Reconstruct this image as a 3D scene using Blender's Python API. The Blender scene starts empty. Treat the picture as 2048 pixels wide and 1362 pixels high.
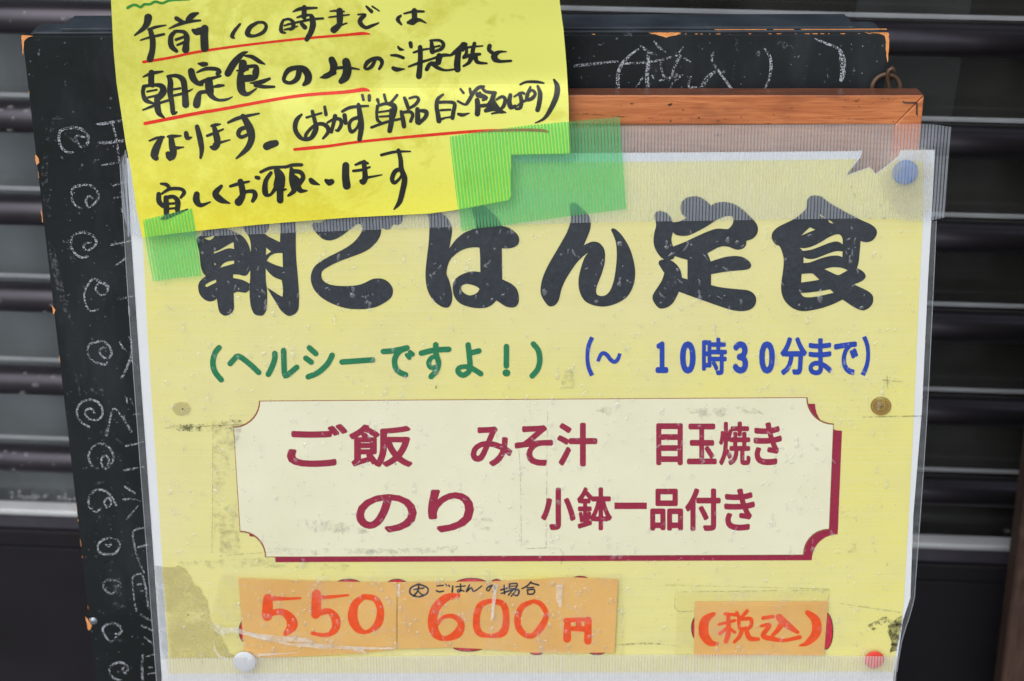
import bpy, bmesh, math, random
from mathutils import Vector, Matrix, noise
from mathutils.geometry import tessellate_polygon, delaunay_2d_cdt

random.seed(7)
scene = bpy.context.scene
COL = scene.collection

# ------------------------------------------------------------------ camera
F = 3500.0                      # focal length in pixels of the 2048 px wide photograph
PITCH = 35.0
CAMZ = 1.0
camd = bpy.data.cameras.new("camera")
camd.sensor_width = 36.0
camd.lens = F / 2048.0 * 36.0
camd.clip_start = 0.02
camd.clip_end = 500.0
camd.dof.use_dof = True
camd.dof.focus_distance = 0.63
camd.dof.aperture_fstop = 16.0
cam = bpy.data.objects.new("camera", camd)
COL.objects.link(cam)
cam.location = (0, 0, CAMZ)
cam.rotation_euler = (math.radians(90 - PITCH), 0, 0)
scene.camera = cam
ROT = Matrix.Rotation(math.radians(90 - PITCH), 3, 'X')
CAM = Vector((0, 0, CAMZ))

# ------------------------------------------------------------------ world, sun, exposure (bright overcast)
SUN_EL, SUN_AZ = 52.0, -150.0     # azimuth from +Y towards +X: the light comes from behind the viewer's left shoulder
w = bpy.data.worlds.new("World")
scene.world = w
w.use_nodes = True
nt = w.node_tree
bg = nt.nodes["Background"]
sky = nt.nodes.new("ShaderNodeTexSky")
sky.sky_type = 'NISHITA'
sky.sun_disc = False
sky.sun_elevation = math.radians(SUN_EL)
sky.sun_rotation = math.radians(SUN_AZ)
sky.dust_density = 4.0
sky.air_density = 1.0
hs = nt.nodes.new("ShaderNodeHueSaturation")
hs.inputs["Saturation"].default_value = 0.38      # cloud cover: the blue of the sky is nearly gone
nt.links.new(sky.outputs[0], hs.inputs["Color"])
nt.links.new(hs.outputs[0], bg.inputs["Color"])
bg.inputs["Strength"].default_value = 0.15
sd = bpy.data.lights.new("sun", 'SUN')
sd.energy = 1.0
sd.angle = math.radians(70)
sd.color = (1.0, 0.975, 0.94)
sun = bpy.data.objects.new("sun", sd)
COL.objects.link(sun)
az, el = math.radians(SUN_AZ), math.radians(SUN_EL)
to_sun = Vector((math.sin(az) * math.cos(el), math.cos(az) * math.cos(el), math.sin(el)))
sun.rotation_euler = to_sun.to_track_quat('Z', 'Y').to_euler()
sun.location = to_sun * 5
vs = scene.view_settings
vs.view_transform = 'Standard'
vs.look = 'None'
vs.exposure = -0.02
vs.gamma = 1.0
vs.use_curve_mapping = False

# ------------------------------------------------------------------ planes and pixel -> place
class Plane:
    """A real plane in the place, given by a point and a unit normal (towards the viewer)."""
    def __init__(self, point, n):
        self.n = n.normalized()
        self.d = self.n.dot(point)
        e1 = Vector((1, 0, 0))
        e1 = (e1 - self.n * e1.dot(self.n)).normalized()
        self.e1 = e1
        self.e2 = self.n.cross(e1).normalized()
        if self.e2.z < 0: self.e2 = -self.e2
        self.o = point
    def at(self, px, py, off=0.0):
        r = ROT @ Vector(((px - 1024) / F, -(py - 681) / F, -1.0))
        t = (self.d + off - self.n.dot(CAM)) / self.n.dot(r)
        return CAM + r * t
    def uv(self, p):
        q = p - self.o
        return q.dot(self.e1) * 10, q.dot(self.e2) * 10

def cam_dir(x, y, z): return ROT @ Vector((x, y, z))
def tilted(a, z0):              # plane whose depth is z0 on the lens axis and grows by a per unit downwards
    return Plane(CAM + cam_dir(0, 0, -z0), cam_dir(0, -a, 1))
SIGN = tilted(0.399, 0.645)     # the framed menu sheet, leaning back 13 degrees
BOARD = tilted(0.450, 0.668)    # the chalkboard face behind it
PSI = math.radians(-3.2)        # the lattice door stands upright, turned 3.2 degrees
DOOR = Plane(CAM + cam_dir(0, 0, -0.89), Vector((math.sin(PSI), -math.cos(PSI), 0)))
DW = Vector((math.cos(PSI), math.sin(PSI), 0))
PXM = 0.645 / F                 # one photo pixel on the sign, in metres

# ------------------------------------------------------------------ object helpers
def link(o, parent=None):
    COL.objects.link(o)
    if parent is not None:
        o.parent = parent
        o.matrix_parent_inverse = parent.matrix_world.inverted()
    return o
def thing(name, label, cat, loc, group=None):
    o = bpy.data.objects.new(name, None)
    o.empty_display_size = 0.02
    COL.objects.link(o)
    o.location = loc
    o["label"] = label; o["category"] = cat
    if group: o["group"] = group
    bpy.context.view_layer.update()
    return o
def tag(o, label, cat, group=None):
    o["label"] = label; o["category"] = cat
    if group: o["group"] = group
    return o
def mesh_obj(name, verts, faces, mat, parent=None, uvs=None, smooth=False):
    me = bpy.data.meshes.new(name)
    me.from_pydata([tuple(v) for v in verts], [], faces)
    if uvs:
        l = me.uv_layers.new(name="UVMap")
        for lp in me.loops: l.data[lp.index].uv = uvs[lp.vertex_index]
    if smooth:
        for p in me.polygons: p.use_smooth = True
    me.materials.append(mat)
    me.update()
    return link(bpy.data.objects.new(name, me), parent)
def recentre(o):
    """move a mesh object's origin to the middle of its mesh"""
    me = o.data
    c = Vector((0, 0, 0))
    for v in me.vertices: c += v.co
    c /= len(me.vertices)
    me.transform(Matrix.Translation(-c))
    o.location = o.location + c
    return o

class Acc:                       # collects vertices and faces of one mesh
    def __init__(s): s.v = []; s.f = []; s.uv = []
    def add(s, verts, faces, uvs=None):
        b = len(s.v); s.v += verts
        s.uv += uvs if uvs else [(0, 0)] * len(verts)
        s.f += [tuple(b + i for i in f) for f in faces]
    def box(s, p, ax, ay, az):   # corner p and three edge vectors
        vs_ = [p, p + ax, p + ax + ay, p + ay, p + az, p + ax + az, p + ax + ay + az, p + ay + az]
        s.add(vs_, [(0, 3, 2, 1), (4, 5, 6, 7), (0, 1, 5, 4), (1, 2, 6, 5), (2, 3, 7, 6), (3, 0, 4, 7)])
    def tube(s, pts, r, n=10, closed=False, cap=True):
        rings = []
        m = len(pts)
        prev = None
        for i, p in enumerate(pts):
            a = pts[(i - 1) % m] if (closed or i > 0) else p
            b = pts[(i + 1) % m] if (closed or i < m - 1) else p
            t = (b - a).normalized()
            ref = prev if prev is not None else (Vector((0, 0, 1)) if abs(t.z) < 0.9 else Vector((0, 1, 0)))
            x = (ref - t * ref.dot(t)).normalized(); prev = x
            y = t.cross(x)
            rr = r[i] if isinstance(r, (list, tuple)) else r
            rings.append([p + (x * math.cos(2 * math.pi * k / n) + y * math.sin(2 * math.pi * k / n)) * rr for k in range(n)])
        vs_ = [q for rg in rings for q in rg]
        fs = []
        for i in range(m if closed else m - 1):
            j = (i + 1) % m
            for k in range(n):
                l = (k + 1) % n
                fs.append((i * n + k, i * n + l, j * n + l, j * n + k))
        if not closed and cap:
            fs.append(tuple(range(n))[::-1]); fs.append(tuple((m - 1) * n + k for k in range(n)))
        s.add(vs_, fs)
    def build(s, name, mat, parent=None, smooth=False):
        return mesh_obj(name, s.v, s.f, mat, parent, s.uv, smooth)

def bevel(o, width, seg=2, angle=40):
    bm = bmesh.new(); bm.from_mesh(o.data)
    es = [e for e in bm.edges if len(e.link_faces) == 2 and e.calc_face_angle(0) > math.radians(angle)]
    bmesh.ops.bevel(bm, geom=es, offset=width, segments=seg, profile=0.6, affect='EDGES', clamp_overlap=True)
    bm.to_mesh(o.data); bm.free()
    return o

# ---- 2-D outlines in photo pixels
def B(ox, oy, s):                # reading block: zoomed coordinates -> photo pixels
    def f(pts): return [(ox + p[0] / s, oy + p[1] / s) + ((p[2] / s,) if len(p) > 2 else ()) for p in pts]
    return f
def cr(p0, p1, p2, p3, t):
    return tuple(0.5 * (2 * b + (c - a) * t + (2 * a - 5 * b + 4 * c - d) * t * t + (3 * b - a - 3 * c + d) * t ** 3)
                 for a, b, c, d in zip(p0, p1, p2, p3))
def smooth_closed(pts, corner=48, sub=3):
    n = len(pts); out = []
    def is_corner(i):
        a, b, c = pts[i - 1], pts[i], pts[(i + 1) % n]
        u = (b[0] - a[0], b[1] - a[1]); v = (c[0] - b[0], c[1] - b[1])
        an = abs(math.degrees(math.atan2(u[0] * v[1] - u[1] * v[0], u[0] * v[0] + u[1] * v[1])))
        return an > corner
    cs = [is_corner(i) for i in range(n)]
    for i in range(n):
        p1, p2 = pts[i], pts[(i + 1) % n]
        p0 = p1 if cs[i] else pts[i - 1]
        p3 = p2 if cs[(i + 1) % n] else pts[(i + 2) % n]
        for k in range(sub): out.append(cr(p0, p1, p2, p3, k / sub))
    return out
def smooth_open(pts, step=3.0):
    if len(pts) == 2:
        n = 2 + int(math.dist(pts[0][:2], pts[1][:2]) / 12)
        return [tuple(a + (b - a) * k / n for a, b in zip(pts[0], pts[1])) for k in range(n + 1)]
    out = []
    for i in range(len(pts) - 1):
        p1, p2 = pts[i], pts[i + 1]
        p0 = pts[i - 1] if i else p1
        p3 = pts[i + 2] if i + 2 < len(pts) else p2
        n = max(2, int(math.dist(p1[:2], p2[:2]) / step))
        for k in range(n): out.append(cr(p0, p1, p2, p3, k / n))
    out.append(pts[-1])
    return out

def mapper(pl, off, disp=None):
    def f(px, py, extra=0.0):
        return pl.at(px, py, off + extra + (disp(px, py) if disp else 0.0))
    return f
def poly_acc(acc, outer, holes, M, pl, extra=0.0):
    loops = [outer] + holes
    flat = [p for l in loops for p in l]
    tris = tessellate_polygon([[Vector((x, y, 0)) for x, y in l] for l in loops])
    vs_ = [M(x, y, extra) for x, y in flat]
    fs = []
    for t in tris:
        a, b, c = (flat[i] for i in t)
        s = (b[0] - a[0]) * (c[1] - a[1]) - (b[1] - a[1]) * (c[0] - a[0])
        if abs(s) < 1e-6: continue
        fs.append(tuple(t) if s < 0 else tuple(t)[::-1])
    acc.add(vs_, fs, [pl.uv(v) for v in vs_])
def stroke_acc(acc, pts, M, pl, i0, flat=False, step=3.0, wmul=1.0):
    """a marker stroke: ribbon of varying width with round ends, each overlap a hair above the last"""
    ps = smooth_open(pts, step)
    m = len(ps)
    L = []; R = []; ex = []
    for i, p in enumerate(ps):
        a = ps[max(0, i - 1)]; b = ps[min(m - 1, i + 1)]
        dx, dy = b[0] - a[0], b[1] - a[1]
        l = math.hypot(dx, dy) or 1
        nx, ny = -dy / l, dx / l
        h = max(0.4, p[2]) * 0.5 * wmul
        L.append((p[0] + nx * h, p[1] + ny * h)); R.append((p[0] - nx * h, p[1] - ny * h))
        ex.append(i0 + 6e-6 * i / m * (1 + m / 40))
    vs_ = [M(x, y, e) for (x, y), e in zip(L, ex)] + [M(x, y, e) for (x, y), e in zip(R, ex)]
    fs = [(i, i + 1, m + i + 1, m + i) for i in range(m - 1)]
    acc.add(vs_, fs, [pl.uv(v) for v in vs_])
    if not flat:
        for end in (0, m - 1):
            p = ps[end]; q = ps[1] if end == 0 else ps[m - 2]
            an = math.atan2(p[1] - q[1], p[0] - q[0]); h = max(0.4, p[2]) * 0.5 * wmul
            arc = [(p[0] + math.cos(an + (k / 6 - 0.5) * math.pi) * h, p[1] + math.sin(an + (k / 6 - 0.5) * math.pi) * h) for k in range(7)]
            vv = [M(x, y, ex[end]) for x, y in arc]
            acc.add(vv, [tuple(range(7))[::-1]], [pl.uv(v) for v in vv])
def strokes(name, lst, M, pl, mat, parent, flat=False, step=3.0, wmul=1.0):
    acc = Acc()
    for i, s in enumerate(lst): stroke_acc(acc, s, M, pl, (i % 14) * 5e-6, flat, step, wmul)
    return acc.build(name, mat, parent)
def sheet(name, outline, M, pl, mat, parent=None, grid=14.0, thick=0.0, uvf=None):
    """a thin sheet with its outline in pixels, gridded so that it can bend; thickness behind it"""
    xs = [p[0] for p in outline]; ys = [p[1] for p in outline]
    vin = [Vector(p) for p in outline]
    n0 = len(vin)
    def inside(x, y):
        c = False; j = n0 - 1
        for i in range(n0):
            if (outline[i][1] > y) != (outline[j][1] > y) and x < (outline[j][0] - outline[i][0]) * (y - outline[i][1]) / (outline[j][1] - outline[i][1]) + outline[i][0]:
                c = not c
            j = i
        return c
    y = min(ys) + grid / 2
    while y < max(ys):
        x = min(xs) + grid / 2
        while x < max(xs):
            if inside(x, y): vin.append(Vector((x, y)))
            x += grid
        y += grid
    v2, _, f2, _, _, _ = delaunay_2d_cdt(vin, [], [list(range(n0))], 1, 1e-4)
    vs_ = [M(p.x, p.y) for p in v2]
    fs = []
    for f in f2:
        a, b, c = (v2[i] for i in f[:3])
        s = (b.x - a.x) * (c.y - a.y) - (b.y - a.y) * (c.x - a.x)
        fs.append(tuple(f) if s < 0 else tuple(f)[::-1])
    uvs = [uvf(p.x, p.y) for p in v2] if uvf else [pl.uv(v) for v in vs_]
    o = mesh_obj(name, vs_, fs, mat, parent, uvs, smooth=True)
    if thick:
        bm = bmesh.new(); bm.from_mesh(o.data)
        top = list(bm.faces)
        r = bmesh.ops.extrude_face_region(bm, geom=top)
        for v in [g for g in r["geom"] if isinstance(g, bmesh.types.BMVert)]: pass
        nv = set(g for g in r["geom"] if isinstance(g, bmesh.types.BMVert))
        for v in bm.verts:
            if v not in nv: v.co -= pl.n * thick
        bmesh.ops.recalc_face_normals(bm, faces=bm.faces)
        bm.to_mesh(o.data); bm.free()
        for p in o.data.polygons: p.use_smooth = False
    return o
def densify(pts, step):
    out = []
    n = len(pts)
    for i in range(n):
        a, b = pts[i], pts[(i + 1) % n]
        k = max(1, int(math.dist(a, b) / step))
        out += [(a[0] + (b[0] - a[0]) * j / k, a[1] + (b[1] - a[1]) * j / k) for j in range(k)]
    return out
def glyph_acc(acc, ch, box, M, pl, weight=0.02, extra=0.0, slant=0.0):
    """one printed character of the built-in font, set into a pixel box on the sheet"""
    cu = bpy.data.curves.new("glyph", 'FONT')
    cu.body = ch; cu.size = 1.0; cu.resolution_u = 4
    ob = bpy.data.objects.new("glyph", cu)
    COL.objects.link(ob)
    dg = bpy.context.evaluated_depsgraph_get()
    me = bpy.data.meshes.new_from_object(ob.evaluated_get(dg))
    vv = [(v.co.x, v.co.y) for v in me.vertices]
    ff = [tuple(p.vertices) for p in me.polygons]
    x0 = min(v[0] for v in vv); x1 = max(v[0] for v in vv); y0 = min(v[1] for v in vv); y1 = max(v[1] for v in vv)
    g = weight * 105                    # heavier: the outline is set nine times round a small circle
    bx0, by0, bx1, by1 = box[0] + g, box[1] + g, box[2] - g, box[3] - g
    P = [(bx0 + (x - x0) / (x1 - x0) * (bx1 - bx0) + slant * (by1 - by0) * ((y - y0) / (y1 - y0) - 0.5), by1 - (y - y0) / (y1 - y0) * (by1 - by0)) for x, y in vv]
    fs = []
    for f in ff:
        a, b, c = P[f[0]], P[f[1]], P[f[2]]
        s = (b[0] - a[0]) * (c[1] - a[1]) - (b[1] - a[1]) * (c[0] - a[0])
        fs.append(f if s < 0 else f[::-1])
    for q in range(9 if g else 1):
        dx, dy = (0, 0) if q == 8 else (g * math.cos(q * math.pi / 4), g * math.sin(q * math.pi / 4))
        vs_ = [M(x + dx, y + dy, extra + q * 5e-6) for x, y in P]
        acc.add(vs_, fs, [pl.uv(v) for v in vs_])
    bpy.data.objects.remove(ob); bpy.data.meshes.remove(me); bpy.data.curves.remove(cu)

# ------------------------------------------------------------------ materials
def lin(c):                      # sRGB 0-255 -> linear
    return tuple((x / 255 / 12.92) if x / 255 <= 0.04045 else ((x / 255 + 0.055) / 1.055) ** 2.4 for x in c)
class N:
    def __init__(s, name):
        s.m = bpy.data.materials.new(name); s.m.use_nodes = True
        s.t = s.m.node_tree; s.t.nodes.clear()
        s.out = s.t.nodes.new("ShaderNodeOutputMaterial")
    def n(s, typ, **kw):
        nd = s.t.nodes.new(typ)
        for k, v in kw.items():
            if k.startswith("i_"):
                key = k[2:]
                key = int(key) if key.isdigit() else key.replace("_", " ")
                nd.inputs[key].default_value = v
            else: setattr(nd, k, v)
        return nd
    def l(s, a, b): s.t.links.new(a, b)
    def uv(s, scale=(1, 1, 1), rot=0):
        tc = s.n("ShaderNodeUVMap"); mp = s.n("ShaderNodeMapping")
        mp.inputs["Scale"].default_value = scale; mp.inputs["Rotation"].default_value = (0, 0, rot)
        s.l(tc.outputs[0], mp.inputs[0]); return mp.outputs[0]
    def obj(s, scale=(1, 1, 1)):
        tc = s.n("ShaderNodeTexCoord"); mp = s.n("ShaderNodeMapping")
        mp.inputs["Scale"].default_value = scale
        s.l(tc.outputs["Object"], mp.inputs[0]); return mp.outputs[0]
    def noise(s, vec, scale, detail=4, rough=0.55, dist=0.0):
        nd = s.n("ShaderNodeTexNoise"); nd.inputs["Scale"].default_value = scale; nd.inputs["Detail"].default_value = detail
        nd.inputs["Roughness"].default_value = rough; nd.inputs["Distortion"].default_value = dist
        s.l(vec, nd.inputs["Vector"]); return nd.outputs["Fac"]
    def ramp(s, fac, stops):
        r = s.n("ShaderNodeValToRGB"); e = r.color_ramp.elements
        while len(e) < len(stops): e.new(0.5)
        for el_, (p, c) in zip(e, stops):
            el_.position = p; el_.color = (c, c, c, 1) if isinstance(c, (int, float)) else (*c[:3], 1)
        s.l(fac, r.inputs[0]); return r.outputs[0]
    def mix(s, fac, a, b, mode='MIX'):
        m = s.n("ShaderNodeMix"); m.data_type = 'RGBA'; m.blend_type = mode
        for v, k in ((fac, 0), (a, 6), (b, 7)):
            if isinstance(v, (int, float)): m.inputs[k].default_value = v
            elif isinstance(v, tuple): m.inputs[k].default_value = (*v[:3], 1)
            else: s.l(v, m.inputs[k])
        return m.outputs[2]
    def math(s, op, a, b=0.0, clamp=False):
        m = s.n("ShaderNodeMath"); m.operation = op; m.use_clamp = clamp
        for v, k in ((a, 0), (b, 1)):
            if isinstance(v, (int, float)): m.inputs[k].default_value = v
            else: s.l(v, m.inputs[k])
        return m.outputs[0]
    def bump(s, h, strength=0.3, dist=0.001):
        b = s.n("ShaderNodeBump"); b.inputs["Strength"].default_value = strength; b.inputs["Distance"].default_value = dist
        s.l(h, b.inputs["Height"]); return b.outputs[0]
    def fresnel(s, ior, mul=1.0):
        fr = s.n("ShaderNodeFresnel"); fr.inputs[0].default_value = ior
        g = s.n("ShaderNodeNewGeometry")
        return s.math('MULTIPLY', s.math('MULTIPLY', fr.outputs[0], s.math('SUBTRACT', 1.0, g.outputs["Backfacing"])), mul, True)
    def pbsdf(s, col, rough=0.5, spec=0.5, metal=0.0, normal=None, alpha=None, coat=0.0, trans=None):
        p = s.n("ShaderNodeBsdfPrincipled")
        for v, k in ((col, "Base Color"), (rough, "Roughness"), (alpha, "Alpha")):
            if v is None: continue
            if isinstance(v, tuple): p.inputs[k].default_value = (*v[:3], 1)
            elif isinstance(v, (int, float)): p.inputs[k].default_value = v
            else: s.l(v, p.inputs[k])
        p.inputs["Specular IOR Level"].default_value = spec
        p.inputs["Metallic"].default_value = metal
        p.inputs["Coat Weight"].default_value = coat
        if normal is not None: s.l(normal, p.inputs["Normal"])
        s.l(p.outputs[0], s.out.inputs[0]); return p

def m_paper(name, col, col2=None, var=0.06, rough=0.6, spec=0.3, fibre=True):
    k = N(name); u = k.uv()
    n1 = k.noise(u, 3.0, 5); n2 = k.noise(k.uv((6, 120, 1)), 3.0, 3)
    f = k.ramp(n1, [(0.3, 0.0), (0.7, 1.0)])
    c2 = col2 or tuple(c * 0.86 for c in col)
    c = k.mix(f, col, c2)
    if fibre:
        c = k.mix(k.ramp(n2, [(0.35, 0.0), (0.75, var)]), c, tuple(min(1, x * 1.15 + 0.01) for x in col))
    k.pbsdf(c, rough, spec, normal=k.bump(n1, 0.08, 0.0006)); return k.m
def m_ink(name, col, var=0.15, rough=0.55, spec=0.3, speck=0.0):
    k = N(name); u = k.uv()
    n1 = k.noise(u, 45.0, 4)
    c = k.mix(k.ramp(n1, [(0.35, 0.0), (0.7, 1.0)]), tuple(x * (1 - var) for x in col), tuple(min(1, x * (1 + var)) for x in col))
    if speck:
        n2 = k.noise(u, 160.0, 2)
        c = k.mix(k.math('MULTIPLY', k.ramp(n2, [(0.55, 0.0), (0.72, 1.0)]), speck), c, (0.5, 0.5, 0.5))
    k.pbsdf(c, rough, spec); return k.m

WHITE = lin((226, 231, 236))
M_paper_white = m_paper("white_paper", WHITE, tuple(x * 0.95 for x in WHITE))
# printed yellow, faded unevenly, with fine horizontal print banding
def m_yellow():
    k = N("printed_yellow"); u = k.uv()
    big = k.noise(u, 0.9, 3); mid = k.noise(u, 5.0, 5, 0.6)
    band = k.noise(k.uv((0.4, 60, 1)), 3.0, 2)
    A = lin((229, 223, 160)); Bc = lin((232, 226, 130)); D = lin((220, 213, 146))
    c = k.mix(k.ramp(big, [(0.38, 0.0), (0.62, 1.0)]), A, Bc)
    c = k.mix(k.math('MULTIPLY', k.ramp(mid, [(0.4, 0.0), (0.7, 1.0)]), 0.55), c, D)
    c = k.mix(k.math('MULTIPLY', k.ramp(band, [(0.4, 0.0), (0.6, 1.0)]), 0.35), c, lin((234, 230, 166)))
    # mildew freckles
    sp = k.noise(u, 90.0, 2); area = k.ramp(k.noise(u, 2.2, 3), [(0.5, 0.0), (0.72, 1.0)])
    c = k.mix(k.math('MULTIPLY', k.math('MULTIPLY', k.ramp(sp, [(0.66, 0.0), (0.74, 1.0)]), area), 0.5), c, lin((120, 112, 70)))
    k.pbsdf(c, 0.6, 0.3, normal=k.bump(mid, 0.1, 0.0008)); return k.m
M_yellow = m_yellow()
M_panel = m_paper("printed_cream", lin((236, 235, 206)), lin((229, 227, 196)))
M_maroon = m_ink("printed_maroon", lin((152, 26, 62)), 0.12)
M_outline = m_ink("printed_outline", lin((150, 80, 50)), 0.1)
M_black = m_ink("printed_black", lin((27, 37, 48)), 0.35, 0.5, 0.3, 0.05)
M_green = m_ink("printed_green", lin((10, 122, 76)), 0.12)
M_blue = m_ink("printed_blue", lin((14, 62, 172)), 0.12)
M_red_print = m_ink("printed_red", lin((205, 40, 62)), 0.12)
M_marker = m_ink("black_marker_ink", lin((34, 38, 34)), 0.3, 0.42, 0.45)
M_redpen = m_ink("red_marker_ink", lin((222, 48, 26)), 0.12, 0.5, 0.4)
M_greenpen = m_ink("green_marker_ink", lin((52, 138, 50)), 0.2, 0.5, 0.4)
M_vermilion = m_ink("vermilion_marker_ink", lin((250, 84, 22)), 0.13, 0.45, 0.4)
M_penblue = m_ink("blue_black_pen_ink", lin((28, 40, 62)), 0.15)
M_orange = m_paper("orange_label_paper", lin((238, 194, 122)), lin((228, 178, 106)))

def m_note():                    # fluorescent yellow paper, wet in irregular patches
    k = N("fluorescent_yellow_paper"); u = k.uv()
    sep = k.n("ShaderNodeSeparateXYZ"); k.l(u, sep.inputs[0])
    low = k.ramp(sep.outputs[1], [(0.42, 1.0), (0.85, 0.0)])                 # towards its lower edge the paper is soaked
    left = k.ramp(k.math('MULTIPLY', sep.outputs[0], -1.0), [(0.15, 0.0), (1.0, 1.0)])
    wetn = k.noise(u, 3.2, 6, 0.62, 0.5); fine = k.noise(u, 17.0, 5, 0.7); crumb = k.noise(u, 70.0, 3, 0.6)
    wet = k.ramp(k.math('ADD', wetn, k.math('MULTIPLY', left, 0.16)), [(0.555, 0.0), (0.615, 1.0)])
    wet = k.math('MULTIPLY', wet, k.ramp(fine, [(0.32, 0.25), (0.6, 1.0)]))
    spot = k.math('MULTIPLY', k.ramp(k.noise(u, 6.0, 5, 0.7), [(0.63, 0.0), (0.67, 1.0)]), k.ramp(fine, [(0.4, 0.0), (0.55, 1.0)]))
    dry = k.mix(low, lin((230, 233, 118)), lin((236, 232, 76)))
    wc = k.mix(low, lin((196, 194, 54)), lin((222, 204, 22)))
    c = k.mix(k.math('MULTIPLY', k.math('MAXIMUM', wet, k.math('MULTIPLY', spot, 0.5)), 0.55), dry, wc)
    c = k.mix(k.math('MULTIPLY', k.ramp(crumb, [(0.5, 0.0), (0.75, 1.0)]), k.math('MULTIPLY', low, 0.25)), c, lin((200, 190, 40)))
    k.pbsdf(c, 0.55, 0.35, normal=k.bump(fine, 0.10, 0.0006))
    return k.m
M_note = m_note()

def m_chalkboard():
    k = N("blackboard_paint"); o = k.obj()
    n1 = k.noise(o, 220.0, 4); n2 = k.noise(o, 14.0, 5, 0.6); sm = k.noise(k.obj((30, 30, 8)), 1.5, 4, 0.6)
    c = k.mix(k.ramp(n2, [(0.35, 0.0), (0.7, 1.0)]), lin((18, 24, 25)), lin((31, 37, 41)))
    c = k.mix(k.math('MULTIPLY', k.ramp(sm, [(0.50, 0.0), (0.75, 1.0)]), 0.24), c, lin((80, 85, 92)))
    sp = k.noise(o, 520.0, 1)
    c = k.mix(k.math('MULTIPLY', k.ramp(sp, [(0.72, 0.0), (0.78, 1.0)]), 0.35), c, lin((150, 155, 160)))
    k.pbsdf(c, k.ramp(n1, [(0.3, 0.55), (0.7, 0.75)]), 0.25, normal=k.bump(n1, 0.25, 0.0004)); return k.m
M_board = m_chalkboard()
def m_paint_edge():  # edge paint lightened and blued to hold the sky's reflection
    k = N("black_paint_sky_tint"); o = k.obj()
    n1 = k.noise(o, 60.0, 5); n2 = k.noise(o, 400.0, 2)
    c = k.mix(k.ramp(n1, [(0.35, 0.0), (0.7, 1.0)]), lin((38, 46, 54)), lin((58, 67, 76)))
    c = k.mix(k.math('MULTIPLY', k.ramp(n2, [(0.7, 0.0), (0.78, 1.0)]), 0.3), c, lin((150, 150, 150)))
    k.pbsdf(c, 0.55, 0.4, normal=k.bump(n1, 0.2, 0.0004)); return k.m
M_edge = m_paint_edge()
def m_chip():
    k = N("bare_wood_chip"); o = k.obj()
    n1 = k.noise(o, 300.0, 4)
    c = k.mix(k.ramp(n1, [(0.3, 0.0), (0.7, 1.0)]), lin((214, 138, 78)), lin((240, 170, 108)))
    k.pbsdf(c, 0.75, 0.2, normal=k.bump(n1, 0.3, 0.0003)); return k.m
M_chip = m_chip()
def m_chalk():                   # chalk catches only on the grain of the board
    k = N("white_chalk"); o = k.obj()
    n1 = k.noise(o, 1700.0, 2, 0.7); n2 = k.noise(o, 160.0, 3)
    a = k.ramp(k.math('ADD', n1, k.math('MULTIPLY', k.math('SUBTRACT', n2, 0.5), 0.30)), [(0.45, 0.0), (0.62, 0.82)])
    k.pbsdf(lin((190, 198, 208)), 0.9, 0.1, alpha=a); return k.m
M_chalk = m_chalk()
def m_smudge():                  # half wiped chalk
    k = N("wiped_chalk"); o = k.obj()
    n1 = k.noise(o, 700.0, 3, 0.7); n2 = k.noise(o, 60.0, 3)
    a = k.math('MULTIPLY', k.ramp(k.math('ADD', n1, k.math('MULTIPLY', k.math('SUBTRACT', n2, 0.5), 0.5)), [(0.5, 0.0), (0.7, 1.0)]), 0.22)
    k.pbsdf(lin((170, 176, 186)), 0.9, 0.1, alpha=a); return k.m
M_smudge = m_smudge()

def m_wood(name, ca, cb, cc, scale=(9.0, 120, 120), rough=0.42, spec=0.5, coat=0.25):
    k = N(name); o = k.obj(scale)
    g = k.noise(o, 3.0, 6, 0.6, 1.5); fine = k.noise(k.obj((scale[0] * 4, scale[1] * 9, scale[2] * 9)), 3.0, 3)
    bl = k.noise(k.obj((40, 90, 90)), 1.0, 4)
    c = k.mix(k.ramp(g, [(0.36, 0.0), (0.68, 1.0)]), ca, cb)
    c = k.mix(k.math('MULTIPLY', k.ramp(fine, [(0.5, 0.0), (0.72, 1.0)]), 0.34), c, cc)
    c = k.mix(k.math('MULTIPLY', k.ramp(bl, [(0.55, 0.0), (0.75, 1.0)]), 0.5), c, cc)
    dots = k.noise(k.obj((90, 260, 260)), 1.6, 1)
    c = k.mix(k.math('MULTIPLY', k.ramp(dots, [(0.74, 0.0), (0.8, 1.0)]), 0.8), c, lin((60, 30, 18)))
    k.pbsdf(c, rough, spec, normal=k.bump(fine, 0.15, 0.0005), coat=coat); return k.m
M_wood = m_wood("varnished_orange_wood", lin((202, 126, 74)), lin((172, 95, 50)), lin((98, 50, 30)))
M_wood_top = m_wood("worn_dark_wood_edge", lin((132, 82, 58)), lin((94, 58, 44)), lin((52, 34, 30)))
M_back = m_wood("brown_backing_wood", lin((178, 142, 116)), lin((154, 118, 94)), lin((110, 80, 64)), coat=0.0)
M_post = m_wood("weathered_brown_post", lin((92, 72, 62)), lin((66, 50, 44)), lin((36, 28, 28)), (120, 120, 9.0), 0.6, 0.3, 0.0)

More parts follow.
